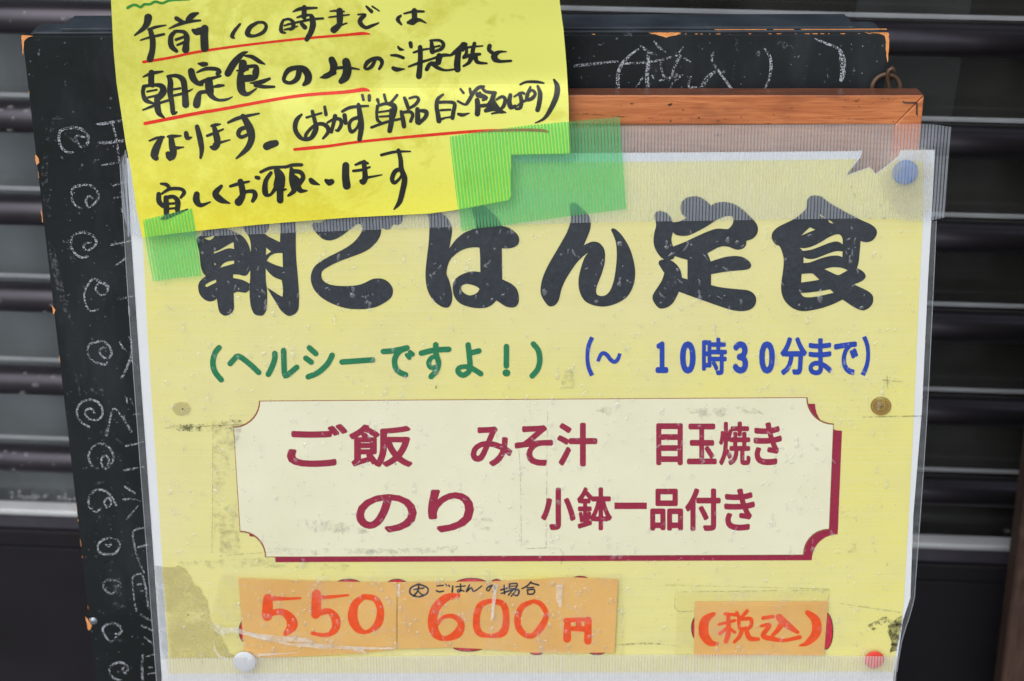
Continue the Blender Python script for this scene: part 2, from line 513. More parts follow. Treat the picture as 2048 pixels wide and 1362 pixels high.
def m_film():                    # clear laminate: mostly see-through, reflects the sky, slight milky veil
    k = N("clear_laminate_film"); u = k.uv()
    n1 = k.noise(u, 7.0, 4, 0.6); n2 = k.noise(u, 60.0, 3)
    bmp = k.bump(k.math('ADD', n1, k.math('MULTIPLY', n2, 0.1)), 0.25, 0.0008)
    tr = k.n("ShaderNodeBsdfTransparent"); tr.inputs[0].default_value = (0.985, 0.99, 0.99, 1)
    gl = k.n("ShaderNodeBsdfGlossy"); gl.inputs["Roughness"].default_value = 0.28; k.l(bmp, gl.inputs["Normal"])
    df = k.n("ShaderNodeBsdfDiffuse"); df.inputs[0].default_value = (0.7, 0.74, 0.78, 1)
    m1 = k.n("ShaderNodeMixShader"); k.l(k.fresnel(1.45), m1.inputs[0]); k.l(tr.outputs[0], m1.inputs[1]); k.l(gl.outputs[0], m1.inputs[2])
    m2 = k.n("ShaderNodeMixShader"); m2.inputs[0].default_value = 0.025
    sep = k.n("ShaderNodeSeparateXYZ"); k.l(u, sep.inputs[0])       # the film clings at the wet bottom, stands off and looks milky higher up
    dry = k.math('ADD', k.math('MULTIPLY', k.ramp(k.math('ADD', k.math('MULTIPLY', sep.outputs[1], 0.5), 0.55), [(0.0, 0.0), (0.75, 1.0)]), 0.026), 0.012)
    k.l(k.math('MULTIPLY', k.ramp(n1, [(0.3, 0.55), (0.75, 1.0)]), dry), m2.inputs[0])
    k.l(m1.outputs[0], m2.inputs[1]); k.l(df.outputs[0], m2.inputs[2])
    k.l(m2.outputs[0], k.out.inputs[0]); return k.m
M_film = m_film()
def m_film_edge():               # the sealed rim of the laminate, seen against the dark board
    k = N("laminate_rim"); u = k.uv()
    n1 = k.noise(u, 12.0, 4, 0.6)
    tr = k.n("ShaderNodeBsdfTransparent"); tr.inputs[0].default_value = (0.9, 0.92, 0.93, 1)
    gl = k.n("ShaderNodeBsdfGlossy"); gl.inputs["Roughness"].default_value = 0.25; k.l(k.bump(n1, 0.5, 0.001), gl.inputs["Normal"])
    df = k.n("ShaderNodeBsdfDiffuse"); df.inputs[0].default_value = (0.42, 0.46, 0.5, 1)
    m1 = k.n("ShaderNodeMixShader"); m1.inputs[0].default_value = 0.10; k.l(tr.outputs[0], m1.inputs[1]); k.l(gl.outputs[0], m1.inputs[2])
    m2 = k.n("ShaderNodeMixShader"); k.l(k.math('MULTIPLY', k.ramp(n1, [(0.3, 0.4), (0.7, 1.0)]), 0.22), m2.inputs[0])
    k.l(m1.outputs[0], m2.inputs[1]); k.l(df.outputs[0], m2.inputs[2])
    k.l(m2.outputs[0], k.out.inputs[0]); return k.m
M_rim = m_film_edge()
def m_rimline():
    k = N("laminate_cut_edge"); tr = k.n("ShaderNodeBsdfTransparent"); gl = k.n("ShaderNodeBsdfDiffuse"); gl.inputs[0].default_value = (0.5, 0.55, 0.6, 1)
    m1 = k.n("ShaderNodeMixShader"); m1.inputs[0].default_value = 0.55; k.l(tr.outputs[0], m1.inputs[1]); k.l(gl.outputs[0], m1.inputs[2]); k.l(m1.outputs[0], k.out.inputs[0]); return k.m
M_rimline = m_rimline()

def m_tape(name, band_col, band_fac, gap_col, gap_fac, tint, weave=0.5, gloss=0.05):
    """ribbed cloth tape; UV u counts the ribs, v runs along the threads in the same unit"""
    k = N(name); u = k.uv()
    sep = k.n("ShaderNodeSeparateXYZ"); k.l(u, sep.inputs[0])
    wob = k.noise(k.uv((0.06, 0.03, 1)), 1.0, 2)
    uu = k.math('ADD', sep.outputs[0], k.math('MULTIPLY', k.math('SUBTRACT', wob, 0.5), 0.5))
    fr = k.math('FRACT', uu)
    d = k.math('ABSOLUTE', k.math('SUBTRACT', fr, 0.5))                 # 0 in the middle of a rib
    band = k.ramp(d, [(0.32, 1.0), (0.40, 0.0)])
    vv = k.math('FRACT', k.math('MULTIPLY', sep.outputs[1], 2.6))
    th = k.ramp(k.math('ABSOLUTE', k.math('SUBTRACT', vv, 0.5)), [(0.2, 1.0), (0.45, 1.0 - weave)])
    irr = k.ramp(k.noise(k.uv((0.9, 0.03, 1)), 1.0, 2), [(0.3, 0.88), (0.6, 1.0)])
    patch = k.ramp(k.noise(k.uv((0.12, 0.12, 1)), 1.0, 4), [(0.35, 0.82), (0.65, 1.0)])
    fac = k.math('MULTIPLY', k.math('MULTIPLY', k.math('MULTIPLY', band, th), irr), patch)
    facv = k.math('ADD', k.math('MULTIPLY', fac, band_fac - gap_fac), gap_fac)
    tr = k.n("ShaderNodeBsdfTransparent"); k.l(k.mix(band, (1, 1, 1), tint), tr.inputs[0])
    df = k.n("ShaderNodeBsdfDiffuse"); k.l(k.mix(band, gap_col, band_col), df.inputs[0])
    bmp = k.bump(k.math('ADD', band, k.math('MULTIPLY', th, 0.4)), 0.15, 0.0003)
    k.l(bmp, df.inputs["Normal"])
    tl = k.n("ShaderNodeBsdfTranslucent"); k.l(k.mix(band, gap_col, band_col), tl.inputs[0])
    dt = k.n("ShaderNodeMixShader"); dt.inputs[0].default_value = 0.3; k.l(df.outputs[0], dt.inputs[1]); k.l(tl.outputs[0], dt.inputs[2])
    m1 = k.n("ShaderNodeMixShader"); k.l(facv, m1.inputs[0]); k.l(tr.outputs[0], m1.inputs[1]); k.l(dt.outputs[0], m1.inputs[2])
    gl = k.n("ShaderNodeBsdfGlossy"); gl.inputs["Roughness"].default_value = 0.3; k.l(bmp, gl.inputs["Normal"])
    m2 = k.n("ShaderNodeMixShader"); m2.inputs[0].default_value = gloss
    k.l(m1.outputs[0], m2.inputs[1]); k.l(gl.outputs[0], m2.inputs[2])
    k.l(m2.outputs[0], k.out.inputs[0]); return k.m
M_tape_clear = m_tape("clear_ribbed_tape", lin((228, 239, 255)), 0.36, lin((210, 214, 218)), 0.03, (0.98, 0.985, 0.99), 0.35)
M_tape_green = m_tape("green_ribbed_tape", lin((116, 228, 142)), 0.46, lin((196, 230, 160)), 0.05, (0.50, 0.98, 0.68), 0.15)
M_tape_white = m_tape("milky_ribbed_tape", lin((240, 240, 244)), 0.66, lin((222, 220, 214)), 0.12, (0.99, 0.99, 1.0), 0.3)
def m_packing():
    k = N("clear_packing_tape"); u = k.uv(); n1 = k.noise(u, 9.0, 5, 0.6, 0.5)
    tr = k.n("ShaderNodeBsdfTransparent"); tr.inputs[0].default_value = (0.98, 0.97, 0.93, 1)
    gl = k.n("ShaderNodeBsdfGlossy"); gl.inputs["Roughness"].default_value = 0.2; k.l(k.bump(n1, 0.6, 0.0012), gl.inputs["Normal"])
    df = k.n("ShaderNodeBsdfDiffuse"); df.inputs[0].default_value = (0.75, 0.72, 0.68, 1)
    m1 = k.n("ShaderNodeMixShader"); m1.inputs[0].default_value = 0.03; k.l(tr.outputs[0], m1.inputs[1]); k.l(gl.outputs[0], m1.inputs[2])
    m2 = k.n("ShaderNodeMixShader"); k.l(k.math('MULTIPLY', k.ramp(n1, [(0.50, 0.0), (0.75, 1.0)]), 0.16), m2.inputs[0])
    k.l(m1.outputs[0], m2.inputs[1]); k.l(df.outputs[0], m2.inputs[2]); k.l(m2.outputs[0], k.out.inputs[0]); return k.m
M_packing = m_packing()
def m_glint():  # pale diffuse colour paints the glints on creased film and the milky seams
    k = N("painted_crease_glint"); tr = k.n("ShaderNodeBsdfTransparent"); df = k.n("ShaderNodeBsdfDiffuse"); df.inputs[0].default_value = (0.88, 0.86, 0.8, 1)
    n1 = k.noise(k.uv((3, 3, 3)), 6.0, 4)
    m1 = k.n("ShaderNodeMixShader"); k.l(k.math('MULTIPLY', k.ramp(n1, [(0.35, 0.25), (0.65, 1.0)]), 0.62), m1.inputs[0])
    k.l(tr.outputs[0], m1.inputs[1]); k.l(df.outputs[0], m1.inputs[2]); k.l(m1.outputs[0], k.out.inputs[0]); return k.m
M_glint = m_glint()
def m_drop():                    # rain drops and wet blisters on the film
    k = N("rain_water")
    tr = k.n("ShaderNodeBsdfTransparent"); tr.inputs[0].default_value = (0.97, 0.975, 0.98, 1)
    gl = k.n("ShaderNodeBsdfGlossy"); gl.inputs["Roughness"].default_value = 0.06
    df = k.n("ShaderNodeBsdfDiffuse"); df.inputs[0].default_value = (0.8, 0.83, 0.86, 1)
    m0 = k.n("ShaderNodeMixShader"); m0.inputs[0].default_value = 0.12; k.l(tr.outputs[0], m0.inputs[1]); k.l(df.outputs[0], m0.inputs[2])
    m1 = k.n("ShaderNodeMixShader"); k.l(k.fresnel(1.5, 1.4), m1.inputs[0])
    k.l(m0.outputs[0], m1.inputs[1]); k.l(gl.outputs[0], m1.inputs[2]); k.l(m1.outputs[0], k.out.inputs[0]); return k.m
M_drop = m_drop()
def m_dirt(name, col, lo, hi, amount, scale=40.0):
    k = N(name); u = k.uv(); n1 = k.noise(u, scale, 5, 0.7); n2 = k.noise(u, scale * 0.2, 3)
    a = k.math('MULTIPLY', k.ramp(k.math('ADD', n1, k.math('MULTIPLY', k.math('SUBTRACT', n2, 0.5), 0.5)), [(lo, 0.0), (hi, 1.0)]), amount)
    k.pbsdf(col, 0.8, 0.1, alpha=a); return k.m
M_dirt = m_dirt("mildew_dirt", lin((52, 50, 36)), 0.48, 0.62, 0.7, 55.0)
M_mold = m_dirt("black_mould", lin((44, 42, 32)), 0.36, 0.58, 0.85, 26.0)
M_dirt_soft = m_dirt("grey_scuff", lin((104, 104, 84)), 0.46, 0.7, 0.30, 30.0)
M_line = m_dirt("old_tape_line", lin((92, 86, 52)), 0.40, 0.6, 0.55, 70.0)
M_wet = m_dirt("water_stain", lin((204, 194, 134)), 0.25, 0.62, 0.75, 9.0)
M_wet_grey = m_dirt("wet_paper_grey", lin((180, 186, 190)), 0.2, 0.6, 0.6, 6.0)
M_milky = m_dirt("milky_film", lin((206, 203, 184)), 0.30, 0.62, 0.38, 12.0)
M_rust = m_dirt("rust_ring", lin((146, 112, 44)), 0.15, 0.5, 0.75, 8.0)

def m_plain(name, col, rough=0.4, spec=0.5, metal=0.0, var=0.12, sc=60.0, coat=0.0):
    k = N(name); o = k.obj(); n1 = k.noise(o, sc, 4)
    c = k.mix(k.ramp(n1, [(0.3, 0.0), (0.7, 1.0)]), tuple(x * (1 - var) for x in col), tuple(min(1, x * (1 + var)) for x in col))
    k.pbsdf(c, rough, spec, metal, normal=k.bump(n1, 0.1, 0.0004), coat=coat); return k.m
M_bar = m_plain("dark_bronze_anodised", lin((86, 83, 90)), 0.3, 0.5, 0.9, 0.12, 40.0)
M_silver = m_plain("sky_bright_aluminium", lin((204, 208, 212)), 0.3, 0.6, 0.15, 0.06, 50.0)  # near-white base stands in for sky reflected along the rail nose
M_bead = m_plain("grey_bead", lin((178, 184, 190)), 0.4, 0.5, 0.2)
M_rail = m_plain("brown_rail_paint", lin((74, 72, 82)), 0.35, 0.5, 0.2, 0.35, 25.0)
M_kick = m_plain("dark_kick_panel", lin((30, 28, 34)), 0.5, 0.4, 0.0, 0.25, 18.0)
M_reflect_pale = m_plain("grey_reflection_tone", lin((158, 166, 170)), 0.9, 0.1, 0.0, 0.12, 8.0)  # pale tone of the glass reflections, put into an added sheet
M_reflect_dim = m_plain("dim_reflection_tone", lin((84, 87, 86)), 0.9, 0.1, 0.0, 0.2, 14.0)  # darker tone for the reflections at the right
M_interior = m_plain("dark_interior", lin((26, 24, 20)), 0.9, 0.1)
M_paving = m_plain("wet_paving", lin((78, 78, 78)), 0.45, 0.4, 0.0, 0.25, 12.0)
M_iron = m_plain("rusty_iron", lin((92, 74, 60)), 0.45, 0.5, 0.5, 0.45, 160.0)
M_staple = m_plain("tarnished_staple", lin((78, 74, 70)), 0.4, 0.5, 0.7)
M_pin_blue = m_plain("blue_pin_plastic", lin((0, 108, 186)), 0.6, 0.5, 0, 0.1, 200)
M_pin_white = m_plain("white_pin_plastic", lin((205, 211, 217)), 0.6, 0.5, 0, 0.05, 200)
M_pin_red = m_plain("red_pin_plastic", lin((214, 62, 46)), 0.6, 0.5, 0, 0.1, 200)
M_screw = m_plain("screw_head_zinc", lin((150, 160, 172)), 0.4, 0.5, 0.6, 0.2, 200)
def m_glass():
    k = N("window_glass"); n1 = k.noise(k.obj((3, 3, 3)), 4.0, 4)
    tr = k.n("ShaderNodeBsdfTransparent"); tr.inputs[0].default_value = (0.88, 0.89, 0.90, 1)
    gl = k.n("ShaderNodeBsdfGlossy"); gl.inputs["Roughness"].default_value = 0.12
    df = k.n("ShaderNodeBsdfDiffuse"); df.inputs[0].default_value = (0.5, 0.52, 0.5, 1)
    m1 = k.n("ShaderNodeMixShader"); k.l(k.fresnel(1.5), m1.inputs[0]); k.l(tr.outputs[0], m1.inputs[1]); k.l(gl.outputs[0], m1.inputs[2])
    m2 = k.n("ShaderNodeMixShader"); k.l(k.math('MULTIPLY', k.ramp(n1, [(0.35, 0.2), (0.7, 1.0)]), 0.05), m2.inputs[0])
    k.l(m1.outputs[0], m2.inputs[1]); k.l(df.outputs[0], m2.inputs[2]); k.l(m2.outputs[0], k.out.inputs[0]); return k.m
M_glass = m_glass()

# ------------------------------------------------------------------ setting: ground, lattice door, what stands behind its glass
gp = mesh_obj("pavement", [(-80, -80, 0), (80, -80, 0), (80, 80, 0), (-80, 80, 0)], [(0, 1, 2, 3)], M_paving)
gp["kind"] = "structure"

NV = DOOR.n
S0, S1 = -0.75, 0.75
def dpt(s, z, off): return Vector((DOOR.o.x, DOOR.o.y, 0)) + DW * s + NV * off + Vector((0, 0, z))
def door_z(py, off=0.0, px=60): return DOOR.at(px, py, off).z
door = thing("lattice_door", "dark bronze lattice door with round horizontal bars over grey glass", "door", dpt(0, 0, 0))
bar_z = [door_z(py, 0.010) for py in (33, 232, 418, 592, 758, 914)]
step = bar_z[0] - bar_z[1]
bar_z = [bar_z[0] + step * k for k in (4, 3, 2, 1)] + bar_z
def bar_mesh(z, first=[None, None]):
    a = Acc(); n = 24; r = 0.0079
    for s in (S0, S1):
        a.v += [dpt(s, 0, 0.0105) + NV * (math.cos(2 * math.pi * k / n) * r) + Vector((0, 0, math.sin(2 * math.pi * k / n) * r)) for k in range(n)]
        a.uv += [(0, 0)] * n
    a.f += [(k, (k + 1) % n, n + (k + 1) % n, n + k) for k in range(n)] + [tuple(range(n))[::-1], tuple(range(n, 2 * n))]
    return a
bar0 = bar_mesh(0).build("bar", M_bar, door, smooth=True)
a = Acc(); a.box(dpt(S0, 0.0055, 0.0005), DW * (S1 - S0), NV * 0.0014, Vector((0, 0, 0.0016)))
bead0 = a.build("glazing_bead", M_bead, bar0)
bar0.location.z += bar_z[0]
for z in bar_z[1:]:
    b = bar0.copy(); COL.objects.link(b); b.parent = door; b.matrix_parent_inverse = bar0.matrix_parent_inverse.copy(); b.location.z = bar0.location.z - bar_z[0] + z
    c = bead0.copy(); COL.objects.link(c); c.parent = b; c.matrix_parent_inverse = bead0.matrix_parent_inverse.copy()
zs = door_z(1014, 0.006)
a = Acc(); a.box(dpt(S0, zs - 0.004, 0.0005), DW * (S1 - S0), NV * 0.0085, Vector((0, 0, 0.004)))
bevel(a.build("silver_rail", M_silver, door), 0.0016, 4)
z1 = zs - 0.0045; z2 = door_z(1054, 0.006)
a = Acc(); a.box(dpt(S0, z2, 0.0), DW * (S1 - S0), NV * 0.007, Vector((0, 0, z1 - z2)))
bevel(a.build("bottom_rail", M_rail, door), 0.001)
z3 = door_z(1089, 0.006)
a = Acc(); a.box(dpt(S0, z3 + 0.001, 0.0), DW * (S1 - S0), NV * 0.0085, Vector((0, 0, z2 - z3 - 0.0018)))
bevel(a.build("rail_trim", M_kick, door), 0.001)
a = Acc(); a.box(dpt(S0, 0.004, -0.004), DW * (S1 - S0), NV * 0.011, Vector((0, 0, z3 - 0.005)))
bevel(a.build("kick_panel", M_kick, door), 0.001)
ztop = bar_z[0] + 0.05
a = Acc(); a.box(dpt(S0, zs - 0.003, -0.004), DW * (S1 - S0), NV * 0.004, Vector((0, 0, ztop - zs)))
a.build("glass_pane", M_glass, door)
# water beads lying along the silver rail and under the bars
a = Acc()
def bead(c, r, up, rt, fw, sx=1.0, sy=1.0, sz=0.6, n=8):
    vs_ = []; fs = []
    for j, (q, h) in enumerate(((1.0, 0.0), (0.8, 0.55), (0.4, 0.92))):
        for k in range(n):
            t = 2 * math.pi * k / n
            vs_.append(c + rt * (math.cos(t) * r * q * sx) + up * (math.sin(t) * r * q * sy) + fw * (h * r * sz))
    vs_.append(c + fw * (r * sz))
    for j in range(2):
        for k in range(n): fs.append((j * n + k, j * n + (k + 1) % n, (j + 1) * n + (k + 1) % n, (j + 1) * n + k))
    for k in range(n): fs.append((2 * n + k, 2 * n + (k + 1) % n, 3 * n))
    a.add(vs_, fs)
UPZ = Vector((0, 0, 1))
for i in range(60):
    s = random.uniform(-0.28, -0.19) if i < 52 else random.uniform(0.18, 0.27)
    bead(dpt(s, zs + random.uniform(0.0005, 0.007) * random.random() + 0.0012, 0.0002), random.uniform(0.0006, 0.0016), UPZ, DW, NV)
for z in bar_z[3:]:
    for i in range(20):
        s = random.uniform(-0.28, -0.19)
        t = random.choice((0.75, 1.0, 0.2, -0.5, -0.7)) + random.uniform(-0.2, 0.2)
        d = NV * math.cos(t) + UPZ * math.sin(t)
        bead(dpt(s, z, 0.0105) + d * 0.0078, random.uniform(0.0004, 0.0013), DW.cross(d), DW, d, sx=random.uniform(0.8, 1.8))
wd = a.build("water_beads", M_drop, door, smooth=True); wd["kind"] = "stuff"

def reflection_sheet(s0, s1, off, mat, label, amp=0.006, freq=70, ph=0.0):  # added sheets behind the glass that stand in for its reflections
    a = Acc(); n = int((s1 - s0) / 0.006) + 2; zt, zb = ztop, zs - 0.09
    for i in range(n + 1):
        s = s0 + (s1 - s0) * i / n
        o = off + amp * math.sin(s * freq + ph + 0.8 * math.sin(s * 23)) - 0.004 * math.sin(s * 31)
        for j in range(5):
            a.v.append(dpt(s + 0.002 * math.sin(j * 2 + s * 40), zb + (zt - zb) * j / 4, o * (1 + 0.08 * j))); a.uv.append((0, 0))
    a.f = [(i * 5 + j, (i + 1) * 5 + j, (i + 1) * 5 + j + 1, i * 5 + j + 1) for i in range(n) for j in range(4)]
    o = recentre(a.build("reflection_sheet", mat, None, smooth=True))
    return tag(o, label, "reflection_sheet")
sx = lambda px: (DOOR.at(px, 100) - DOOR.o).dot(DW)
reflection_sheet(-0.6, sx(880), -0.030, M_reflect_pale, "added pale grey sheet standing in for reflections in the door glass, left of the chalkboard")
reflection_sheet(sx(1735), sx(1965), -0.034, M_reflect_dim, "added narrow grey strip standing in for reflections in the glass at the upper right", 0.004, 60, 1.0)
a = Acc(); a.box(dpt(-0.7, 0.0, -0.40), DW * 1.4, NV * 0.02, UPZ * (ztop + 0.1))
iw = recentre(a.build("interior_wall", M_interior)); iw["kind"] = "structure"

# wooden post at the lower right, nearer than the door
q0 = DOOR.at(2244, -600, 0.06); q1 = DOOR.at(2003, 1362, 0.06)
dd = (q1 - q0).normalized(); q1 = q0 + dd * ((q0.z - 0.004) / -dd.z); q0 = q0 - dd * 0.9  # post carried on above the view, added to keep sky off the bars
a = Acc()
a.box(q0, q1 - q0, DW * 0.09, NV * -0.018)
post = recentre(a.build("wooden_post", M_post)); bevel(post, 0.003, 3)
bm = bmesh.new(); bm.from_mesh(post.data); bmesh.ops.recalc_face_normals(bm, faces=bm.faces); bm.to_mesh(post.data); bm.free()
tag(post, "weathered brown wooden post at the right edge, beside the dark door", "post")

# ------------------------------------------------------------------ chalkboard
TL = BOARD.at(43, 69); TR = BOARD.at(1779, 65)
dn = (BOARD.at(187, 1320) - TL).normalized()
bh = (TL.z - 0.006) / -dn.z
wv = TR - TL
nb = BOARD.n
cb = thing("chalkboard", "black chalkboard with white chalk scrawls and chipped orange edges, standing behind the yellow menu", "chalkboard", TL + dn * bh + wv * 0.5)
def slab(name, p, ax, ay, thick, mat, parent, bv=0.0008, seg=2):
    a = Acc(); a.box(p, ax, ay, -nb * thick)
    o = a.build(name, mat, parent)
    bm = bmesh.new(); bm.from_mesh(o.data); bmesh.ops.recalc_face_normals(bm, faces=bm.faces); bm.to_mesh(o.data); bm.free()
    return bevel(o, bv, seg)
slab("chalk_panel", TL + dn * 0.0006 + wv * 0.0005, wv * 0.999, dn * (bh - 0.001), 0.0035, M_board, cb, 0.0004)
# core board with rounded upper corners
a = Acc(); rr = 0.0045
wl = wv.length; we = wv.normalized()
pts = [TL - nb * 0.0038 + dn * rr]
prof = []
for (cx, sgn) in ((rr, -1), (wl - rr, 1)):
    for k in range(7):
        t = (k / 6) * math.pi / 2
        if sgn < 0: prof.append((cx - rr * math.cos(t), rr - rr * math.sin(t)))
        else: prof.append((cx + rr * math.sin(t), rr - rr * math.cos(t)))
prof += [(wl, bh), (0, bh)]
front = [TL - nb * 0.0038 + we * x + dn * y for x, y in prof]
back = [p - nb * 0.0125 for p in front]
m = len(prof)
a.add(front + back, [tuple(range(m)), tuple(range(m, 2 * m))[::-1]] + [(i, m + i, m + (i + 1) % m, (i + 1) % m) for i in range(m)])
core = a.build("core_board", M_edge, cb)
bm = bmesh.new(); bm.from_mesh(core.data); bmesh.ops.recalc_face_normals(bm, faces=bm.faces); bm.to_mesh(core.data); bm.free()
bevel(core, 0.0005, 2, 60)
x0, x1 = 0.013, wl - 0.0115
slab("top_strip", TL - nb * 0.0042 + we * x0 - dn * 0.0012, we * (x1 - x0), dn * 0.0011, 0.0150, M_edge, cb, 0.0003)
slab("back_leaf", TL - nb * 0.0168 + we * 0.013 - dn * 0.0008, we * (wl - 0.0246), dn * (bh - 0.01), 0.008, M_edge, cb, 0.0006)
MB = mapper(BOARD, 0.00012)
chips = Acc()
Z8 = B(0, 0, 4.54); C1 = B(60, 200, 5.448); C2 = B(90, 430, 5.448); C3 = B(110, 650, 5.448); C4 = B(130, 870, 5.448); C5 = B(150, 1112, 5.448)
D1 = B(1130, 60, 6.827); D2 = B(1420, 20, 4.995)
def rag(pts, amp=0.8, seed=1):
    rnd = random.Random(seed)
    return [(x + rnd.uniform(-amp, amp), y + rnd.uniform(-amp, amp)) for x, y in densify(pts, 4)]
for i, pts in enumerate((Z8([(194, 318), (240, 322), (300, 325), (240, 345), (218, 370), (214, 440), (208, 500), (203, 450)]),
            C1([(52, 600), (70, 605), (95, 640), (98, 680), (80, 708), (68, 712)]), C1([(116, 1180), (128, 1215), (138, 1300), (140, 1340), (132, 1330)]),
            C2([(74, 985), (95, 1005), (112, 1040), (100, 1075), (88, 1080)]),
            C5([(112, 660), (140, 690), (180, 760), (170, 800), (150, 815), (136, 780)]),
            D1([(1150, 34), (1590, 34), (1560, 55), (1480, 78), (1390, 103), (1310, 83), (1240, 63), (1180, 53)]),
            D2([(1540, 222), (1786, 226), (1790, 330), (1776, 525), (1765, 480), (1755, 380), (1760, 310), (1740, 256), (1690, 232), (1600, 228)]))):
    a = Acc(); poly_acc(a, rag(pts, 0.6, i), [], MB, BOARD); a.build("paint_chip", M_chip, cb)
for i in range(20):             # specks of bare wood along the worn upper edge
    x = random.choice((random.uniform(1330, 1780), random.uniform(1140, 1780)))
    l = random.uniform(2, 14)
    poly_acc(chips, [(x, 70.5 - 0.0023 * x), (x + l, 70.5 - 0.0023 * x), (x + l * 0.8, 71.4 - 0.0023 * x + random.random()), (x + 0.2 * l, 71.6 - 0.0023 * x)], [], MB, BOARD)
for i in range(9):
    y = random.uniform(100, 1340); x = 44.5 + (y - 69) * 0.1145
    l = random.uniform(3, 16)
    poly_acc(chips, [(x, y), (x + 1.3, y + l * 0.3), (x + l * 0.114 + 0.8, y + l), (x + l * 0.114, y + l)], [], MB, BOARD)
ch = chips.build("paint_scuffs", M_chip, cb); ch["kind"] = "stuff"
# worn orange line along the front of the core board's top edge
a = Acc()
for (xa, xb) in ((0.90, 0.9995), (0.80, 0.86), (0.868, 0.892)):
    p = TL - nb * 0.0040 + wv * xa - dn * 0.00005
    a = Acc(); a.box(p, wv * (xb - xa), -nb * 0.0006, -dn * 0.0002); a.build("worn_edge", M_chip, cb)
MC = mapper(BOARD, 0.00018)
CH = []
CH += [C1(s) for s in (
    [(465, 570, 25), (400, 565, 30), (340, 510, 30), (315, 430, 30), (330, 340, 32), (420, 305, 38), (540, 310, 34), (620, 370, 32), (640, 440, 34), (600, 500, 34), (550, 505, 32), (510, 450, 30), (500, 395, 25), (560, 395, 25), (610, 410, 20)],
    [(730, 265, 28), (850, 250, 34), (990, 225, 30), (1060, 215, 26)], [(900, 260, 22), (945, 440, 25), (970, 660, 25)], [(750, 470, 34), (880, 460, 36), (1040, 440, 30)], [(785, 712, 18), (970, 675, 28)],
    [(560, 1180, 20), (500, 1150, 22), (460, 1090, 25), (455, 1010, 28), (480, 950, 30), (560, 930, 32), (650, 930, 30), (720, 980, 28), (745, 1050, 30), (720, 1110, 26), (640, 1170, 22), (610, 1110, 26), (620, 1060, 26), (660, 1050, 25), (685, 1080, 20)],
    [(900, 935, 18), (1060, 885, 22)], [(910, 1070, 18), (1060, 1035, 22)], [(990, 1180, 16), (1010, 1225, 18)])]
CH += [C2(s) for s in (
    [(465, 455, 25), (390, 460, 28), (320, 410, 25), (285, 330, 25), (295, 240, 26), (350, 200, 28), (440, 190, 34), (520, 225, 28), (560, 290, 28), (530, 350, 26), (450, 385, 26), (420, 345, 28), (440, 310, 26), (500, 300, 15)],
    [(720, 325, 22), (930, 285, 20)], [(775, 545, 20), (880, 470, 22)],
    [(580, 1025, 22), (500, 1045, 24), (450, 990, 22), (430, 900, 20), (430, 840, 20), (480, 740, 24), (530, 695, 28), (600, 730, 38), (670, 760, 38), (685, 810, 26), (650, 860, 26), (600, 870, 26), (560, 820, 25), (555, 780, 25), (600, 745, 20)],
    [(800, 915, 24), (980, 880, 18)], [(915, 1000, 18), (920, 1090, 24)], [(915, 1310, 14), (940, 1370, 20)])]
CH += [C3(s) for s in (
    [(570, 405, 16), (545, 430, 26), (450, 410, 24), (390, 370, 22), (355, 290, 24), (370, 220, 26), (440, 185, 28), (520, 180, 28), (580, 220, 26), (615, 290, 28), (600, 350, 28), (540, 360, 24), (490, 310, 22), (500, 260, 24), (560, 240, 22)],
    [(705, 185, 24), (740, 250, 22), (790, 285, 20)], [(805, 120, 18), (835, 200, 25), (825, 310, 30)], [(835, 320, 25), (780, 470, 30), (725, 580, 28)], [(830, 380, 14), (860, 425, 18)],
    [(370, 1110, 28), (300, 1070, 26), (250, 1000, 25), (240, 930, 25), (280, 850, 25), (370, 815, 28), (450, 830, 28), (510, 900, 25), (515, 980, 25), (470, 1030, 25), (390, 1030, 23), (335, 990, 24), (340, 930, 25), (390, 910, 25), (435, 960, 24)],
    [(560, 1200, 32), (600, 1030, 22), (640, 910, 18), (730, 1000, 26), (830, 1160, 28)], [(770, 780, 25), (790, 845, 20)], [(820, 800, 15), (850, 870, 18)], [(860, 975, 18), (960, 968, 14)])]
CH += [C4(s) for s in (
    [(360, 370, 22), (290, 330, 25), (260, 250, 27), (270, 180, 25), (330, 110, 25), (400, 95, 26), (470, 130, 26), (520, 200, 26), (525, 270, 27), (480, 340, 28), (430, 365, 26), (395, 300, 24), (410, 240, 26), (450, 225, 24), (480, 270, 24), (460, 330, 18)],
    [(665, 120, 26), (850, 75, 18)], [(650, 385, 28), (860, 345, 18)], [(655, 565, 26), (760, 635, 18)], [(640, 705, 28), (730, 695, 18), (830, 725, 10)], [(805, 760, 9), (670, 920, 22)],
    [(390, 800, 20), (340, 835, 24), (280, 800, 25), (255, 740, 25), (270, 660, 27), (340, 600, 30), (420, 605, 25), (490, 650, 25), (560, 765, 20)], [(470, 680, 23), (430, 730, 25), (460, 790, 23), (505, 740, 21), (480, 685, 20)],
    [(480, 1120, 30), (400, 1150, 26), (355, 1210, 23), (380, 1280, 25), (460, 1300, 25), (540, 1290, 26), (590, 1230, 28), (590, 1170, 26), (540, 1125, 24), (460, 1120, 22)], [(440, 1190, 15), (480, 1210, 32), (510, 1180, 15)],
    [(900, 1000, 15), (750, 1040, 22), (745, 1100, 24), (760, 1230, 22), (800, 1360, 20), (865, 1505, 15)], [(785, 1225, 17), (900, 1195, 22)])]
